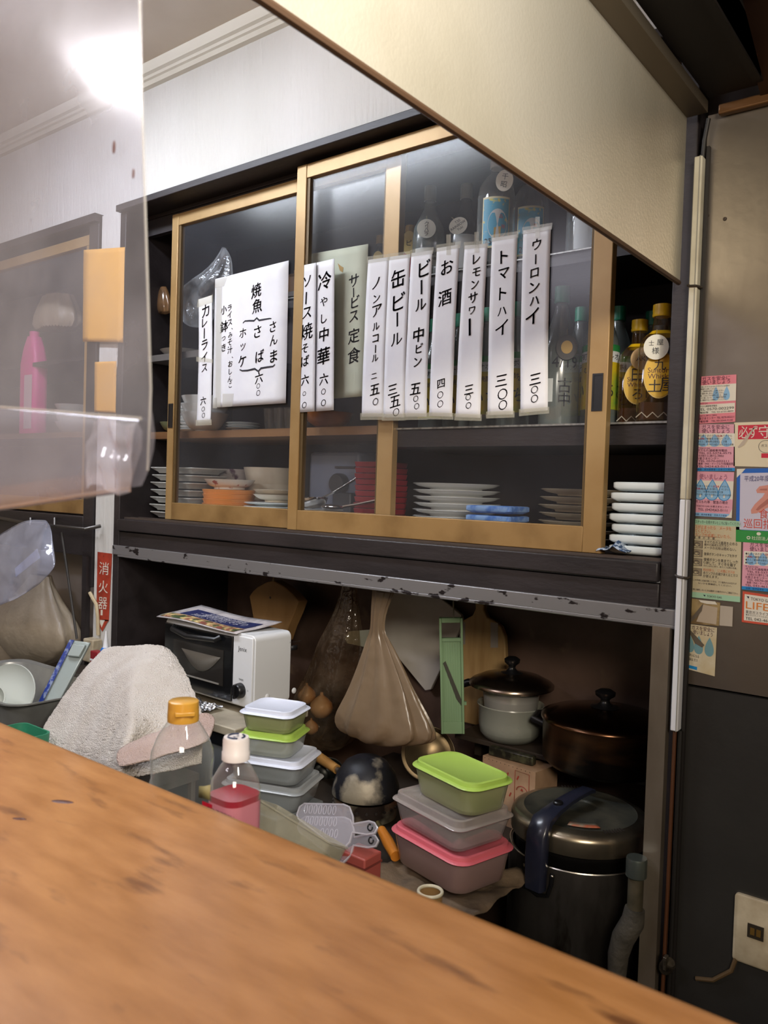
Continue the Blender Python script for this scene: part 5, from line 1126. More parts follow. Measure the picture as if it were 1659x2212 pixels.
# pans
c, rr = circ(716, 862, 1745, 1.52); zb = .5605
bs = thing('burner_ring', 'rusty perforated ring under the upturned wok', 'burner ring', (c.x, 1.52, zb))
rust = mat('rusty_iron', '6e4a34', .6, .4, col2='8a8474', scale=18, col3='2c211c', scale3=12, lo3=.5, hi3=.6)
MB().lathe([(rr*.80, 0), (rr*.93, 0), (rr*.95, .045), (rr*.90, .045), (rr*.80, .004)], 40).build('ring', rust, bs, angle=40)
for k in range(22):
    a = 2*PI*k/22; b = MB(); b.T = Matrix.Rotation(a, 4, 'Z') @ Matrix.Translation((rr*.936, 0, .030)) @ Matrix.Rotation(PI/2, 4, 'Y'); b.lathe([(0, .004), (.0035, .004), (.0035, 0)], 8); b.build('hole', hook_m, bs)
wk = thing('wok', 'small blackened wok turned upside down with a wooden handle', 'wok', (c.x, 1.52, zb+.052))
soot = mat('burnt_iron', '17171b', .5, .3, col2='2c2d3a', scale=6, lo=.45, hi=.7, col3='a09684', scale3=7, lo3=.53, hi3=.60, bump=.15, bscale=40)
MB().lathe([(rr*1.0, 0), (rr*1.01, .006), (rr*.98, .02), (rr*.86, .05), (rr*.62, .076), (rr*.40, .086), (0, .089)], 44).build('pan', soot, wk, angle=60)
h0 = A(737, 1668, 1.56)-Vector(wk.location); h1 = A(668, 1622, 1.62)-Vector(wk.location)
MB().tube([h0*.98, h0.lerp(h1, .12)], .008, 12).build('ferrule', steel, wk)
MB().tube([h0.lerp(h1, .12), h0.lerp(h1, .5), h1], [.012, .0135, .015], 14).build('handle', mat('handle_wood', 'b98a4c', .5, col2='8f6430', scale=10), wk)
MB().tube([h0*.5+Vector((0, 0, -.01)), h0], .007, 10).build('tang', hook_m, wk)
def leaning(name, label, cat, px, py, Y, r, tilt, rz, m, rim, parts=True):
    p = A(px, py, Y)+Vector((0, 0, .03)); t = thing(name, label, cat, p, rot=(tilt, 0, rz))
    MB().lathe([(0, .010), (r*.55, .008), (r*.62, .004), (r*.86, .002), (r*.9, -.003), (r*.99, -.004), (r, -.002), (r*.99, .001), (r*.9, .0), (r*.86, -.001), (r*.6, .001), (0, .006)], 44).build('disc', m, t, angle=50)
    MB().tube([(r*math.cos(2*PI*k/44), r*math.sin(2*PI*k/44), -.002) for k in range(44)], .002, 6, closed=True).build('rim', rim, t)
    return t
c, rr = circ(860, 988, 1655, 1.80)
leaning('tray_cover', 'old brass coloured round pan cover leaning behind the lime green tub', 'pan cover', 924, 1652, 1.80, rr*.90, R(80), R(30), mat('old_brass', '8c7a5c', .35, .8, col2='5f5240', scale=8), mat('rim_brass', 'b5a488', .3, 1))
c, rr = circ(670, 745, 1700, 1.62)
leaning('frying_pan', 'dark round pan standing on edge behind the clear grater', 'pan', 706, 1700, 1.64, rr*1.05, R(86), R(52), mat('dark_pan', '20221f', .3, .5), mat('pan_rim', 'a8a8a4', .3, 1))
# orange handle, red box, ring
t = thing('wooden_tool', 'short thick orange wooden tool grip between wok and tubs', 'tool', A(838, 1818, 1.34))
MB().tube([A(824, 1793, 1.37)-Vector(t.location), A(840, 1822, 1.34)-Vector(t.location), A(855, 1850, 1.31)-Vector(t.location)], [.010, .013, .011], 16).build('grip', mat('orange_varnish', 'c87a24', .3, coat=.4), t)
MB().tube([A(824, 1793, 1.37)-Vector(t.location), A(816, 1778, 1.39)-Vector(t.location)], .006, 10).build('ferrule', mat('dull_brass', '6e6440', .4, .8), t)
p = A(768, 1850, 1.13); rb = thing('red_case', 'dull red plastic case under the clear graters', 'case', (p.x, 1.15, .5605))
hr = A(768, 1836, 1.15).z-.5605
MB().box(-.035, .022, -.02, .03, 0, hr).build('body', mat('dull_red_plastic', 'a8524a', .4), rb, bevel=.003)
MB().box(-.036, .023, -.021, .031, hr-.02, hr-.016).build('lid_line', mat('dull_red_dark', '7c3a34', .4), rb)
c, rr = circ(906, 956, 1915, 1.16); jr = thing('glass_jar', 'round jar with pale rim just beyond the counter edge', 'jar', (c.x, 1.10, .5605)) if 0 else thing('glass_jar', 'round jar with pale rim just beyond the counter edge', 'jar', (A(930, 1910, 1.17).x, 1.17, .5605))
zj = A(930, 1926, 1.17).z-.5605
MB().lathe([(0, 0), (.021, 0), (.022, .004), (.022, zj), (.020, zj), (.020, .006), (0, .006)], 28).build('body', film('amber_jar', 'b08a54', .5, .2), jr)
MB().tube([(0.021*math.cos(2*PI*k/28), .021*math.sin(2*PI*k/28), zj) for k in range(28)], .003, 8, closed=True).build('rim', mat('pale_rim', 'cfc8b0', .35), jr)
bx = thing('step_stool', 'small hidden stool carrying the jar', 'stool', (A(930, 1910, 1.17).x-.04, 1.15, 0)) if 0 else None
rag = mat('grey_brown_rag', '8c8068', .9, col2='5c5342', scale=25, bump=.7, bscale=60)
p = A(850, 1862, 1.24)
m = MB().grid(lambda u, v: ((u-.5)*.12, (v-.5)*.08, .02+.022*noise.noise((u*6, v*5, 7.7))-.02*abs(v-.5)), 22, 14); o = m.build('rag', rag, solid=.003, angle=180); o.location = (p.x-.02, 1.20, .575); tag(o, 'crumpled grey brown rag beside the orange handle', 'rag')

# clear graters and box
cl = film('clear_acrylic', 'd6d2dc', .07, .06, edge=.75, power=1.5); clr = film('clear_acrylic_rim', 'e6e2ea', .38, .1)
def grater(label, shift, holes=True):
    dx, dy, dY = shift
    Q = lambda x, y: A(x+dx, y+dy, 1.17-(y-1735)*.0006+dY)
    ol = [(660, 1738), (745, 1740), (758, 1746), (765, 1765), (766, 1782), (800, 1776), (812, 1780), (818, 1790), (812, 1802), (796, 1805), (764, 1800), (758, 1822), (742, 1838), (732, 1836), (648, 1772), (644, 1762), (650, 1745)]
    q = [Q(*p) for p in ol]; o0 = Q(705, 1785); t = thing('grater', label, 'grater', o0, group='clear plastic graters')
    n = (q[1]-q[0]).cross(q[13]-q[0]).normalized(); n = n if n.y < 0 else -n
    b = MB(); b.slab([p-o0 for p in q], n*.004); b.build('plate', cl, t, angle=30)
    b = MB(); b.tube([p-o0+n*.004 for p in q], .0018, 6, closed=True); b.build('rim', clr, t)
    if holes:
        for j in range(3):
            for i in range(7):
                x = 664+i*10.2+j*2; y = 1750+j*25+i*.5
                if j == 2 and i < 3: continue
                if y > 1770+(x-640)*.62: continue
                pts = [Q(x+3.2*math.cos(a)+1.5*math.sin(-a), y+9.5*math.sin(a))-o0+n*.0046 for a in [2*PI*k/14 for k in range(14)]]
                bb = MB(); bb.tube(pts, .0007, 4, closed=True); bb.build('slot', clr, t)
    for x, y in ((803, 1790),):
        pts = [Q(x+5*math.cos(a), y+7*math.sin(a))-o0+n*.005 for a in [2*PI*k/16 for k in range(16)]]; bb = MB(); bb.tube(pts, .0014, 6, closed=True); bb.build('hanging_hole', black, t)
    return t
grater('clear plastic grater with slots, upper of the two', (0, 0, 0))
grater('clear plastic grater, lower one mostly hidden under the other', (2, 28, .016), False)
a0, a1 = A(578, 1738, 1.06), A(735, 1846, 1.04); dvx = (a1-a0); Lb = dvx.length*.92
xb = thing('clear_box', 'long clear plastic box lying tilted beside the grater', 'box', a0)
M = Matrix((dvx.normalized(), Vector((0, 1, 0)), dvx.normalized().cross(Vector((0, 1, 0))))).transposed().to_4x4()
xb.matrix_world = Matrix.Translation(a0) @ M @ Matrix.Rotation(R(-28), 4, 'X')
dusty = film('dusty_clear_plastic', 'b4ad92', .32, .3, edge=.35, haze_noise=.10, nscale=30)
b = MB(); b.T = Matrix.Translation((Lb/2, .0, -.055)); b.loft([rrect(Lb*.97, .052, .006, 0), rrect(Lb, .058, .007, .055), rrect(Lb+.005, .063, .007, .057), rrect(Lb+.005, .063, .007, .060), rrect(Lb-.003, .055, .007, .060), rrect(Lb*.97-.003, .049, .006, .003)]); b.build('body', dusty, xb, angle=40)

# gas pipe with elbow hose at the right
gp = A(1378, 1850, 1.46); pg = thing('gas_pipe', 'grimy gas pipe with metal cap and taped elbow in the lower right', 'pipe', (gp.x, 1.455, 0))
grm = mat('grimy_iron', '3f3a2c', .6, .4, col2='575040', scale=25); z1 = gp.z
MB().lathe([(0, z1), (.018, z1), (.019, z1-.004), (.019, z1-.034), (.017, z1-.036)], 24).build('cap', mat('galvanised_cap', '6f7873', .35, .8), pg)
MB().lathe([(.014, z1-.034), (.014, z1-.10)], 20).build('pipe', grm, pg)
MB().tube([(0, 0, z1-.095), (-.002, -.002, z1-.12), (-.018, -.004, z1-.155), (-.026, -.004, z1-.19), (-.028, -.004, z1-.26), (-.028, -.004, .0)], [.018, .021, .021, .019, .015, .015], 16).build('taped_elbow', mat('taped_hose', '46423a', .7, col2='2e2b24', scale=20, bump=.4, bscale=50), pg)
# ------------------------------------------------------------------ front worktop bottles
pet = film('clear_pet', 'cfd6d4', .03, .05, edge=.6, power=2.2, bump=.12, bscale=25)
c, rr = circ(325, 460, 1680, .585)
ob = thing('oil_bottle', 'large clear ribbed plastic bottle with golden flip cap', 'bottle', (c.x, .585, .8605)); zc = A(395, 1512, .585).z-.8605; zn = A(395, 1556, .585).z-.8605
pr = [(0, 0), (rr*.9, 0), (rr, .008)]
zs = A(395, 1640, .585).z-.8605
for k in range(5):
    z = .02+k*(zs-.03)/5; pr += [(rr, z), (rr, z+.014), (rr*.965, z+.018), (rr*.965, z+.021)]
pr += [(rr, zs), (rr*.97, zs+.010), (rr*.80, zs+.026), (rr*.55, zn-.004), (rr*.44, zn+.002), (rr*.43, zn+.008), (0, zn+.008)]
MB().lathe(pr, 40).build('bottle_body', pet, ob, angle=60)
gold = mat('golden_cap', 'c9973a', .35, coat=.3)
rc_ = rr*.49
MB().lathe([(0, zn), (rc_, zn), (rc_*1.02, zn+.004), (rc_, zc-.010), (rc_*.99, zc-.009), (rc_*1.0, zc-.008), (rc_*.97, zc-.001), (rc_*.9, zc), (0, zc+.0005)], 36).build('flip_cap', gold, ob, angle=45)
fa = faceang(c.x, .585); p = (rc_*math.cos(fa+.1), rc_*math.sin(fa+.1), zc-.011)
b = MB(); b.T = Matrix.Translation(p) @ Matrix.Rotation(fa+PI/2+.1, 4, 'Z'); b.box(-.011, .011, -.003, .004, -.003, .002); b.build('cap_tab', gold, ob, bevel=.001)
c, rr = circ(457, 557, 1720, .575)
rbt = thing('tea_bottle', 'small plastic bottle of red drink with a white screw cap', 'bottle', (c.x, .575, .8605)); z0 = .8605
zc = A(500, 1588, .575).z-z0; zn = A(500, 1636, .575).z-z0; zs = A(505, 1680, .575).z-z0; zl = A(505, 1712, .575).z-z0
MB().loft([rrect(rr*1.8, rr*1.8, rr*.6, 0, 8), rrect(rr*1.9, rr*1.9, rr*.6, .006, 8), rrect(rr*1.9, rr*1.9, rr*.6, zs-.01, 8), rrect(rr*1.8, rr*1.8, rr*.7, zs, 8), rrect(rr*1.3, rr*1.3, rr*.64, zs+.014, 8), rrect(rr*.92, rr*.92, rr*.45, zn-.002, 8), rrect(rr*.86, rr*.86, rr*.43, zn+.004, 8)]).build('bottle_body', pet, rbt, angle=60)
MB().loft([rrect(rr*1.82, rr*1.82, rr*.58, .004, 8), rrect(rr*1.84, rr*1.84, rr*.58, zl, 8)]).build('drink', film('red_drink', 'b01030', .80, .08, tint='C02040', edge=.25), rbt, angle=40)
MB().loft([rrect(rr*1.915, rr*1.915, rr*.6, .05, 8), rrect(rr*1.915, rr*1.915, rr*.6, zl-.006, 8)], 0, False, False).build('label', film('pink_label', 'd98a98', .8, .35), rbt, angle=40)
fa = faceang(c.x, .575)
b = MB(); f = lambda u, v: (rr*.965+.0002, u, v)
m_ = MB(); m_.T = Matrix.Rotation(-.0, 4, 'Z')
tx = MB()
for i, t in enumerate(('名称 清涼飲料水', '原材料名 果糖', '内容量 500ml', '保存方法', '製造者')): put(tx, t, lambda u, v: (.006+u, -rr*.962, v), 0, zl-.014-i*.008, .0062)
tx.build('lettering', ink, rbt, smooth=False)
b = MB(); b.add([(x, -rr*.9612, z) for x, z in ((-.024, .05), (-.008, .05), (-.008, zl-.008), (-.024, zl-.008))], [(0, 1, 2, 3)]); b.build('label_block', mat('label_red', 'b81c30', .4), rbt)
b = MB(); b.add([(x, -rr*.9618, z) for x, z in ((-.030, zl-.006), (-.012, zl-.004), (-.012, zl+.012), (-.022, zl+.008), (-.030, zl+.006))], [(0, 1, 2, 3, 4)]); b.build('sticker', mat('olive_sticker', '8f8458', .5), rbt, solid=.0004)
wc_ = mat('white_screw_cap', 'e2dcdc', .4)
MB().lathe([(0, zn), (rr*.60, zn), (rr*.60, zn+.008), (rr*.57, zn+.009), (rr*.57, zc-.003), (rr*.53, zc), (0, zc)], 36).build('screw_cap', wc_, rbt, angle=40)
b = MB()
for k in range(3):
    a = 2*PI*k/3; b.tube([(rr*.36*math.cos(a+t), rr*.36*math.sin(a+t), zc+.0004) for t in (0, .5, 1, 1.5)], .0012, 4)
put(b, '2', lambda u, v: (u, v, zc+.0006), 0, 0, .010); b.build('cap_mark', mat('dark_blue_print', '2a3350', .5), rbt)

# ------------------------------------------------------------------ sink corner at the left
skm = mat('sink_steel', 'aeaea9', .35, .6, col2='8d8d89', scale=5)
sk = thing('sink_unit', 'steel sink worktop at the left below the hanging bags', 'sink', (-2.35, 1.40, 0))
MB().box(-.9, .22, -.50, .065, .60, .64).build('top', skm, sk, bevel=.004); MB().box(-.9, .22, -.49, .06, 0, .60).build('body', mat('sink_body', '5d5c58', .5), sk)
rk = thing('dish_basin', 'steel dish draining basin with green tub inside at the left edge', 'basin', (A(40, 1548, 1.16).x-.02, 1.165, .6405))
zr = A(60, 1540, 1.03).z-.6405
MB().loft([rrect(.44, .24, .05, 0), rrect(.50, .28, .06, zr), rrect(.53, .31, .06, zr+.004), rrect(.53, .31, .06, zr+.008), rrect(.495, .275, .06, zr+.004), rrect(.43, .23, .05, .004)]).build('body', skm, rk, angle=40)
gtub = mat('green_plastic', '2f7a5c', .4)
t = A(75, 1566, 1.16)
g_ = thing('green_tub', 'dark green plastic tub in front of the steel basin', 'tub', (A(50, 1575, .94).x, .94, .6405)); MB().loft([rrect(.11, .06, .02, 0), rrect(.125, .075, .02, A(50, 1578, .94).z-.6405), rrect(.117, .067, .02, A(50, 1578, .94).z-.6405), rrect(.10, .05, .02, .004)]).build('body', gtub, g_)
dm = mat('celadon_china', 'c5cac2', .2, coat=.4)
def dish(name, label, px, py, Y, r, tilt, rz, back=True):
    t = thing(name, label, 'dish', A(px, py, Y), rot=(tilt, 0, rz))
    MB().lathe([(0, .008), (r*.42, .006), (r*.44, -.006), (r*.50, -.006), (r*.52, .006), (r*.8, .012), (r, .030), (r*.98, .033), (r*.78, .018), (r*.4, .012), (0, .012)], 44).build('dish', dm, t, angle=50)
    return t
c, rr = circ(-40, 88, 1495, 1.26)
dish('round_dish', 'pale round dish standing on edge in the basin, foot ring showing', 24, 1506, 1.165, rr*.98, R(64), R(28))
bowl('rice_bowl', .04, .045, dm, 'small pale bowl tilted at the left edge of the basin', 'bowl', A(-6, 1512, 1.11)).rotation_euler = (R(70), 0, R(40))
# long blue edged plate
q = [A(*p) for p in ((152, 1382, 1.30), (194, 1388, 1.33), (186, 1432, 1.33), (178, 1452, 1.31), (112, 1545, 1.22), (70, 1545, 1.20))]
lp = thing('long_plate', 'long grey plate with blue edge leaning upright in the basin', 'plate', q[0])
n_ = (q[1]-q[0]).cross(q[5]-q[0]).normalized(); n_ = n_ if n_.y < 0 else -n_
q = [p-q[0] for p in q]
b = MB(); b.slab([q[0], q[1], q[4], q[5]], -n_*.012); b.build('base', mat('grey_glaze', '9fa9a6', .2, coat=.4), lp, bevel=.003)
b = MB(); i0 = q[0].lerp(q[1], .30); i1 = q[0].lerp(q[1], .92); j0 = q[5].lerp(q[4], .30); j1 = q[5].lerp(q[4], .92)
b.loft([[tuple(p+n_*.0002) for p in (i0.lerp(j0, .04), i1.lerp(j1, .04), i1.lerp(j1, .22), i0.lerp(j0, .22))], [tuple(p+n_*.010) for p in (i0.lerp(j0, .05), i1.lerp(j1, .05), i1.lerp(j1, .21), i0.lerp(j0, .21))]]); b.build('raised_end', MATS['grey_glaze'], lp, bevel=.002)
b = MB(); b.slab([q[0]+n_*.001, q[0].lerp(q[1], .22)+n_*.001, q[5].lerp(q[4], .22)+n_*.001, q[5]+n_*.001], n_*.003); b.build('blue_edge', mat('cobalt_brushwork', '2c3f8c', .25, col2='8794b4', scale=60, lo=.48, hi=.6, coat=.4), lp)
def creases(o, edges, w=1.0, boundary=True):
    me = o.data; cnt = {}
    for p in me.polygons:
        for k in p.edge_keys: cnt[k] = cnt.get(k, 0)+1
    want = {tuple(sorted(e)) for e in edges}
    at = me.attributes.new('crease_edge', 'FLOAT', 'EDGE')
    for e in me.edges:
        k = tuple(sorted(e.vertices))
        at.data[e.index].value = w if k in want else (1.0 if boundary and cnt.get(k, 0) == 1 else 0.0)
# towel
rows = [[(232, 1420, 1.28), (272, 1412, 1.28), (316, 1408, 1.27), (352, 1410, 1.27), (372, 1425, 1.26)],
        [(226, 1404, 1.16), (262, 1400, 1.15), (316, 1395, 1.15), (356, 1395, 1.15), (378, 1424, 1.15)],
        [(186, 1440, 1.11), (232, 1446, 1.085), (286, 1462, 1.03), (366, 1456, 1.08), (404, 1472, 1.11)],
        [(138, 1508, 1.06), (200, 1520, 1.03), (284, 1530, .955), (360, 1522, 1.03), (426, 1512, 1.07)],
        [(98, 1572, 1.04), (165, 1592, .99), (286, 1580, .90), (345, 1574, .985), (438, 1540, 1.03)],
        [(86, 1592, .99), (155, 1650, .96), (262, 1625, .87), (306, 1625, .93), (440, 1585, .99)],
        [(100, 1640, .98), (170, 1720, .94), (258, 1680, .86), (306, 1680, .91), (436, 1650, .97)]]
V = [[A(*p) for p in r_] for r_ in rows]
b = MB(); o0 = V[3][2]; vs = [tuple(p-o0) for r_ in V for p in r_]; b.add(vs, [(j*5+i, j*5+i+1, (j+1)*5+i+1, (j+1)*5+i) for j in range(6) for i in range(4)])
terry = mat('terry_cotton', 'f0e8e0', .95, col2='e6dcd2', scale=12, bump=.9, bscale=420)
tw = b.build('towel', terry, angle=180, sub=5, solid=.006); tw.location = o0
creases(tw, [(5+i, 6+i) for i in range(4)]+[(5*j+2, 5*j+7) for j in range(1, 6)], .75)
for md in list(tw.modifiers): tw.modifiers.remove(md)
md = tw.modifiers.new('sub', 'SUBSURF'); md.levels = 5; md.render_levels = 5
tex = bpy.data.textures.new('terry', 'CLOUDS'); tex.noise_scale = .0035; tex2 = bpy.data.textures.new('folds', 'CLOUDS'); tex2.noise_scale = .07
md = tw.modifiers.new('folds', 'DISPLACE'); md.texture = tex2; md.strength = .010; md.mid_level = .5
md = tw.modifiers.new('pile', 'DISPLACE'); md.texture = tex; md.strength = .0045; md.mid_level = .5
md = tw.modifiers.new('thick', 'SOLIDIFY'); md.thickness = .005
tag(tw, 'beige terry towel draped in a heap beside the golden capped bottle', 'towel')
rows = [[(300, 1600, .90), (360, 1574, .93), (425, 1540, .99), (463, 1548, 1.02)], [(266, 1618, .87), (325, 1608, .89), (398, 1580, .95), (465, 1575, .99)], [(253, 1640, .85), (300, 1640, .86), (352, 1618, .90), (452, 1596, .95)], [(262, 1662, .84), (286, 1655, .84), (335, 1640, .88), (440, 1606, .94)]]
V = [[A(*p) for p in r_] for r_ in rows]; o0 = V[1][1]; b = MB(); b.add([tuple(p-o0) for r_ in V for p in r_], [(j*4+i, j*4+i+1, (j+1)*4+i+1, (j+1)*4+i) for j in range(3) for i in range(3)])
t2 = b.build('dish_cloth', mat('pinkish_cloth', 'c9b4ac', .9, col2='b8a198', scale=10, bump=.7, bscale=300), angle=180); t2.location = o0
md = t2.modifiers.new('sub', 'SUBSURF'); md.levels = 4; md.render_levels = 4
md = t2.modifiers.new('folds', 'DISPLACE'); md.texture = tex2; md.strength = .02; md.mid_level = .5
md = t2.modifiers.new('thick', 'SOLIDIFY'); md.thickness = .004
tag(t2, 'thin pinkish cloth hanging at the towel foot behind the golden capped bottle', 'cloth')
wr_ = thing('drying_rack', 'low steel rack hidden under the draped towel', 'rack', (-1.63, 1.13, 0))
MB().box(-.16, .17, -.06, .08, .665, .68).build('top', skm, wr_)
for x in (-.155, .155):
    for y in (-.05, .06): MB().box(x, x+.012, y, y+.012, 0, .665).build('leg', skm, wr_)
# rail, bags and stick
p0, p1 = A(58, 1130, 1.44), A(185, 1143, 1.44)
rl = thing('towel_rail', 'short dark metal rail below the left cabinet', 'rail', p0)
MB().tube([(-.25, 0, .012), (0, 0, 0), p1-p0, p1-p0+Vector((.012, .045, .01))], .006, 10).build('bar', mat('dark_metal_rail', '5d5a58', .35, .9), rl)
for px in (66, 118): b = MB().tube([A(px, 1120, 1.49)-p0, A(px, 1120, 1.44)-p0, A(px, 1134, 1.436)-p0], .004, 8); b.build('bracket', MATS['dark_metal_rail'], rl)
b = MB(); q = A(105, 1132, 1.432)-p0; b.tube([(q.x-.008, q.y, q.z), (q.x, q.y-.01, q.z-.012), (q.x-.012, q.y, q.z-.02), (q.x-.02, q.y, q.z-.006)], .0025, 6, closed=True); b.build('clip', chrome, rl)
vinyl = film('bluish_clear_bag', 'ccd0e2', .20, .12, tint='F2F3FA', edge=.45, haze_noise=.10, nscale=9, bump=.5, bscale=18)
q = [[(-60, 1195, 1.40), (30, 1135, 1.42), (62, 1122, 1.42), (100, 1124, 1.42), (112, 1140, 1.41)], [(-60, 1230, 1.385), (10, 1190, 1.36), (50, 1180, 1.38), (90, 1180, 1.37), (114, 1175, 1.40)], [(-60, 1270, 1.37), (0, 1245, 1.35), (45, 1235, 1.37), (85, 1220, 1.345), (121, 1214, 1.38)], [(-60, 1330, 1.37), (0, 1308, 1.34), (40, 1292, 1.36), (85, 1262, 1.35), (118, 1228, 1.37)]]
V = [[A(*p) for p in r_] for r_ in q]; o0 = V[1][2]; b = MB(); b.add([tuple(p-o0) for r_ in V for p in r_], [(j*5+i, j*5+i+1, (j+1)*5+i+1, (j+1)*5+i) for j in range(3) for i in range(4)])
o = b.build('clear_bag', vinyl, angle=180, sub=3, solid=.002); o.location = o0; creases(o, [(7, 12), (12, 17), (3, 8), (8, 13), (13, 18)], .8); tag(o, 'bluish clear plastic bag hung over the rail at the left edge', 'plastic bag')
b = MB(); q_ = [A(*p) for p in ((32, 1228, 1.375), (80, 1185, 1.375), (86, 1205, 1.37), (34, 1246, 1.37))]; b.slab([p-q_[0] for p in q_], (0, .001, 0)); o = b.build('paper_slip', mat('bluish_white_paper', 'd5d9ee', .7)); o.location = q_[0]; tag(o, 'pale paper slip showing inside the bluish clear bag', 'paper')
fb = mat('beige_sack', 'b3a48c', .65, col2='9c8c74', scale=8, bump=.4, bscale=35, col3='b0584c', scale3=5, lo3=.66, hi3=.74)
bag('carrier_bag', ploops([(70, 108, 1242), (58, 112, 1262), (40, 124, 1290), (12, 146, 1320), (2, 160, 1345), (0, 162, 1370), (8, 150, 1392), (26, 118, 1418), (36, 75, 1434), (42, 60, 1440)], 1.55, .38), film('beige_bag_film', 'b5a68e', .88, .45, edge=.12, bump=.4, bscale=30, gloss=.3), 'full beige plastic bag hanging under the left cabinet', 'plastic bag', folds=(9, .05), jit=.015, seed=5)
bag('carrier_bag', ploops([(-40, 20, 1330), (-50, 30, 1370), (-40, 32, 1420), (-20, 28, 1446)], 1.62, .22), MATS['beige_bag_film'], 'second beige bag cut by the left picture edge', 'plastic bag', folds=(8, .05), jit=.015, seed=6)
a, c_ = A(133, 1150, 1.452), A(166, 1380, 1.452)
o = MB().tube([Vector((0, 0, 0)), c_-a], .004, 8).build('skewer', mat('dark_rod', '3f3d3c', .5, .3)); o.location = a; tag(o, 'thin dark rod hanging from the rail past the beige bag', 'rod')
cb_ = thing('wall_cable', 'cream cable with junction box running down the white pier', 'cable', A(196, 1285, 1.492))
pts = [A(x, y, 1.492)-Vector(cb_.location) for x, y in ((194, 1280), (200, 1292), (208, 1305), (211, 1330), (212, 1372))]
MB().tube(pts, .006, 8).build('cable', mat('cream_cable', 'b8a888', .5), cb_)
q_ = A(196, 1376, 1.49)-Vector(cb_.location); MB().box(q_.x, q_.x+.055, -.03, .006, q_.z-.075, q_.z).build('junction_box', mat('aged_cream_plastic', 'b9ad94'), cb_, bevel=.004)
bl = thing('blue_lighter_bottle', 'small bright blue bottle with white nozzle beside the sign', 'bottle', A(228, 1425, 1.44))
MB().lathe([(0, -.05), (.016, -.05), (.017, .0), (.017, .03), (.012, .038), (0, .038)], 20).build('body', mat('bright_blue', '1f6fc4', .3), bl)
MB().lathe([(.010, .036), (.008, .045), (.004, .075), (.0025, .09), (0, .09)], 16).build('nozzle', white_p, bl)
b = MB()
for z in (.006, .012, .018): b.tube([(.0178*math.cos(2*PI*k/20), .0178*math.sin(2*PI*k/20), z+.002*math.sin(4*PI*k/20)) for k in range(20)], .0012, 5, closed=True)
b.build('wire_wrap', hook_m, bl)
q_ = A(210, 1420, 1.42); rd_ = thing('red_pack', 'small dark red packet beside the blue bottle', 'packet', q_); MB().box(-.02, .02, -.012, .012, -.035, .02).build('body', mat('dark_red_pack', '8c1c26', .4), rd_, bevel=.002); MB().box(-.0205, .0205, -.0125, .0125, -.01, -.004).build('band', white_p, rd_)
sup = thing('wall_ledge', 'narrow ledge on the pier holding the blue bottle and the red packet', 'ledge', (-2.28, 1.44, 0))
zb_ = min(A(228, 1425, 1.44).z-.05, q_.z-.035)-.0005
MB().box(-.10, .04, -.05, .055, zb_-.015, zb_).build('board', stand_m, sup); MB().box(-.10, .04, .035, .055, 0, zb_-.015).build('support', stand_m, sup)

# things on the left cabinet seen through the sheet
amber = mat('amber_paper', 'd9a24a', .6)
for quad, lb in (([(181, 540), (270, 534), (266, 740), (179, 738)], 'large amber paper notice hanging by the white pier, behind the clear sheet'), ([(205, 782), (252, 780), (250, 892), (204, 890)], 'narrow amber paper notice directly below the larger amber one')):
    p = sheet('amber_notice', quad, 1.486, amber, lb, 'paper notice', 'amber notices by the pier')
dt = thing('detergent_bottle', 'bright pink bottle standing in the left cabinet behind the clear sheet', 'bottle', (A(66, 890, 1.62).x, 1.63, 1.5205))
pk = mat('bright_pink', 'e03a92', .4); h_ = A(66, 728, 1.62).z-1.5205
MB().loft([rrect(.115, .06, .02, 0), rrect(.118, .062, .02, .005), rrect(.118, .062, .02, h_*.72), rrect(.09, .055, .02, h_*.88), rrect(.05, .045, .018, h_)]).build('body', pk, dt, angle=50)
b = MB(); b.box(-.01, .045, -.0325, -.031, .02, h_*.6); b.build('label', mat('pale_pink_label', 'd9b8c4', .5), dt)
MB().lathe([(0, h_), (.018, h_), (.018, h_+.02), (0, h_+.022)], 20).build('cap', pk, dt)
L = ords(4, '@ pale bowl of the stack inside the left cabinet')
o = bowl('pale_bowl', .07, .05, por_g, L[0], 'bowl', (A(150, 885, 1.70).x, 1.72, 1.5205), 'pale bowls in the left cabinet'); stack(o, 4, .022, L, .002)
o = bag('white_sack', ploops([(100, 150, 640), (85, 165, 680), (82, 168, 720)], 1.74, .5), MATS['beige_bag_film'], 'pale sack on the upper shelf of the left cabinet', 'sack', seed=11)

# ------------------------------------------------------------------ clear plastic sheet hanging over the counter
SX0, SXE = -1.5, -.425
YS = .30
hz = film('clouded_vinyl', 'c4c6d4', .31, .22, tint='F2F1F8', edge=.3, haze_noise=.10, nscale=14, spec=.6, bump=.08, bscale=7)
hs_ = thing('vinyl_sheet', 'clouded clear plastic sheet hanging near the camera, lower edge folded up', 'plastic sheet', (-.9, YS, 1.352))
zb_ = A(318, 1045, YS).z; xe = A(333, 1000, YS).x; xt = A(300, 0, YS).x; zt_ = 2.55; xb = xe
def side(z, y=0): return xe+(xt-xe)*min(1, max(0, (z-zb_)/(A(300, 0, YS).z-zb_))) if z > zb_+.03 else xe-.012*(1-(z-zb_)/.03)**2
zz = [zb_, zb_+.004, zb_+.012, zb_+.03, zb_+.06, zb_+.12, zb_+.25, zb_+.5, zt_]
def slope_s(z): return .112*max(0, 1-max(0, z-zb_)/.10)
def slope_l(z): return .112-.19*min(1, max(0, (z-zb_)/.036))
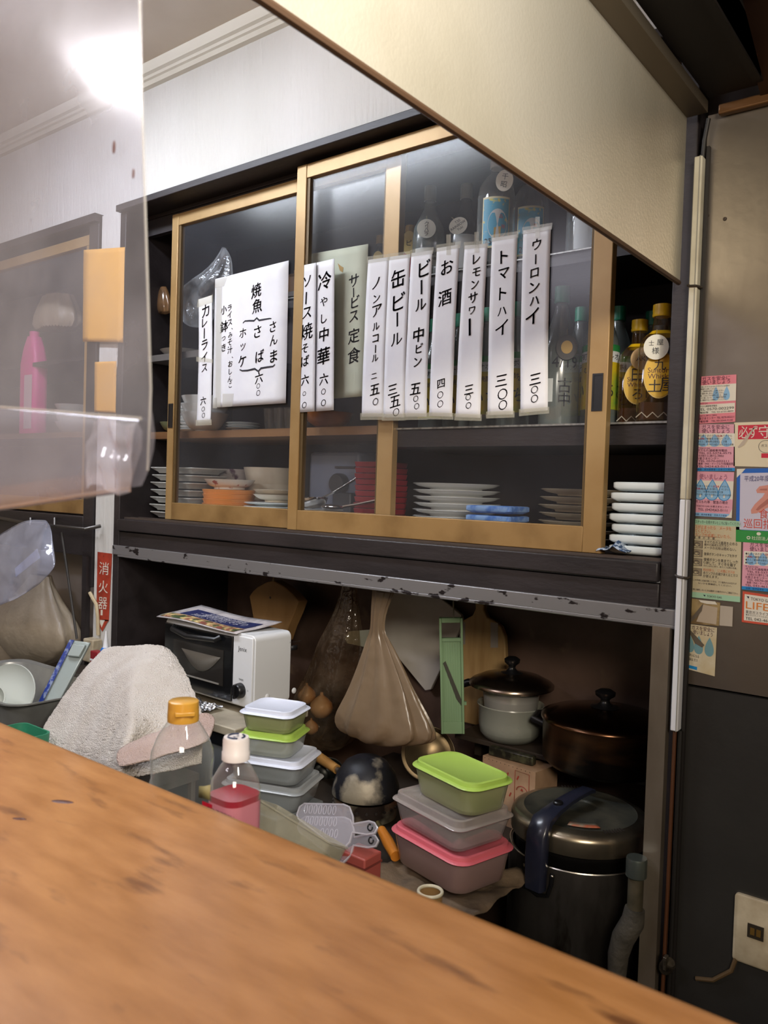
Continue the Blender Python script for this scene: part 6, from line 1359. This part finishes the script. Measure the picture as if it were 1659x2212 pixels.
def strip_(x0f, rows_, name, n=24, slope=slope_s):
    b = MB(); nu = n
    def fn(u, v):
        k = v*(len(rows_)-1); i = min(int(k), len(rows_)-2); t = k-i
        z, y = rows_[i][0]+(rows_[i+1][0]-rows_[i][0])*t, rows_[i][1]+(rows_[i+1][1]-rows_[i][1])*t
        x = SX0+(x0f(z, y)-SX0)*(1-(1-u)**1.6)
        h = max(0, 1-max(0, z-zb_-.0)/.12)
        z2 = z+(slope(z)*(x-xe))
        return (x+.9, y-YS+(.002*math.sin(7*x)+.001*math.sin(23*x+3*z)), z2-1.352)
    b.grid(fn, nu, (len(rows_)-1)*2); return b.build(name, hz, hs_, angle=180)
strip_(side, [(z, YS) for z in zz], 'sheet')
xl = A(305, 960, YS-.02).x; zl_ = A(300, 903, YS-.02).z
lip = [(zb_-.001, YS-.001), (zb_-.004, YS-.008), (zb_+.002, YS-.016), (zb_+.02, YS-.020), (zl_-.012, YS-.021), (zl_-.002, YS-.020), (zl_, YS-.017)]
KX = A(306, 960, 1.0).x
strip_(lambda z, y: KX*y-(.004 if z > zl_-.006 else 0)-.010*max(0, 1-max(0, z-zb_)/.02), lip, 'folded_edge', slope=slope_l)
edge_m = film('vinyl_edge', 'cfcdc8', .32, .3)
b = MB().tube([(side(z)+.9, 0, z-1.352) for z in [zb_+.008+i*.05 for i in range(20)]], .0008, 6); b.build('side_edge', edge_m, hs_)
b = MB().tube([(SX0+.9+(xe-.030-SX0)*i/20, -.004, zb_-.004-1.352-.112*(xe-SX0)*(1-i/20)) for i in range(21)], .0011, 6); b.build('bottom_edge', edge_m, hs_)
b = MB().tube([(SX0+.9+(xl-.004-SX0)*i/20, -.018, zl_-1.352+.078*(xl-SX0)*(1-i/20)) for i in range(21)], .0010, 6); b.build('lip_edge', edge_m, hs_)
crk = film('crinkled_film', 'd9daf0', .16, .1, edge=.6, haze_noise=.16, nscale=28, bump=1.0, bscale=22, power=1.5)
b = MB(); c0 = A(235, 985, YS-.024)
b.grid(lambda u, v: (c0.x+.9-.022+.045*u+.006*v, c0.y-YS-.003*abs(math.sin(9*u+3*v))-.003*noise.noise((u*4, v*4, 1)), c0.z-1.352-.020+.040*v+.003*math.sin(6*u)), 18, 18); b.build('crinkled_tape', crk, hs_, angle=180)
MB().box(-.62, .50, -.012, .012, zt_-1.352, 2.60-1.352).build('header_bar', white_p, hs_)
for x, y, s_ in ((246, 318, .0016), (288, 375, .0012)):
    p = A(x, y, YS-.003)-Vector(hs_.location); MB().ball(tuple(p), s_, 12, 0, (1, .2, 2.6)).build('grease_spot', mat('brown_grease', '6b3a26', .5), hs_)
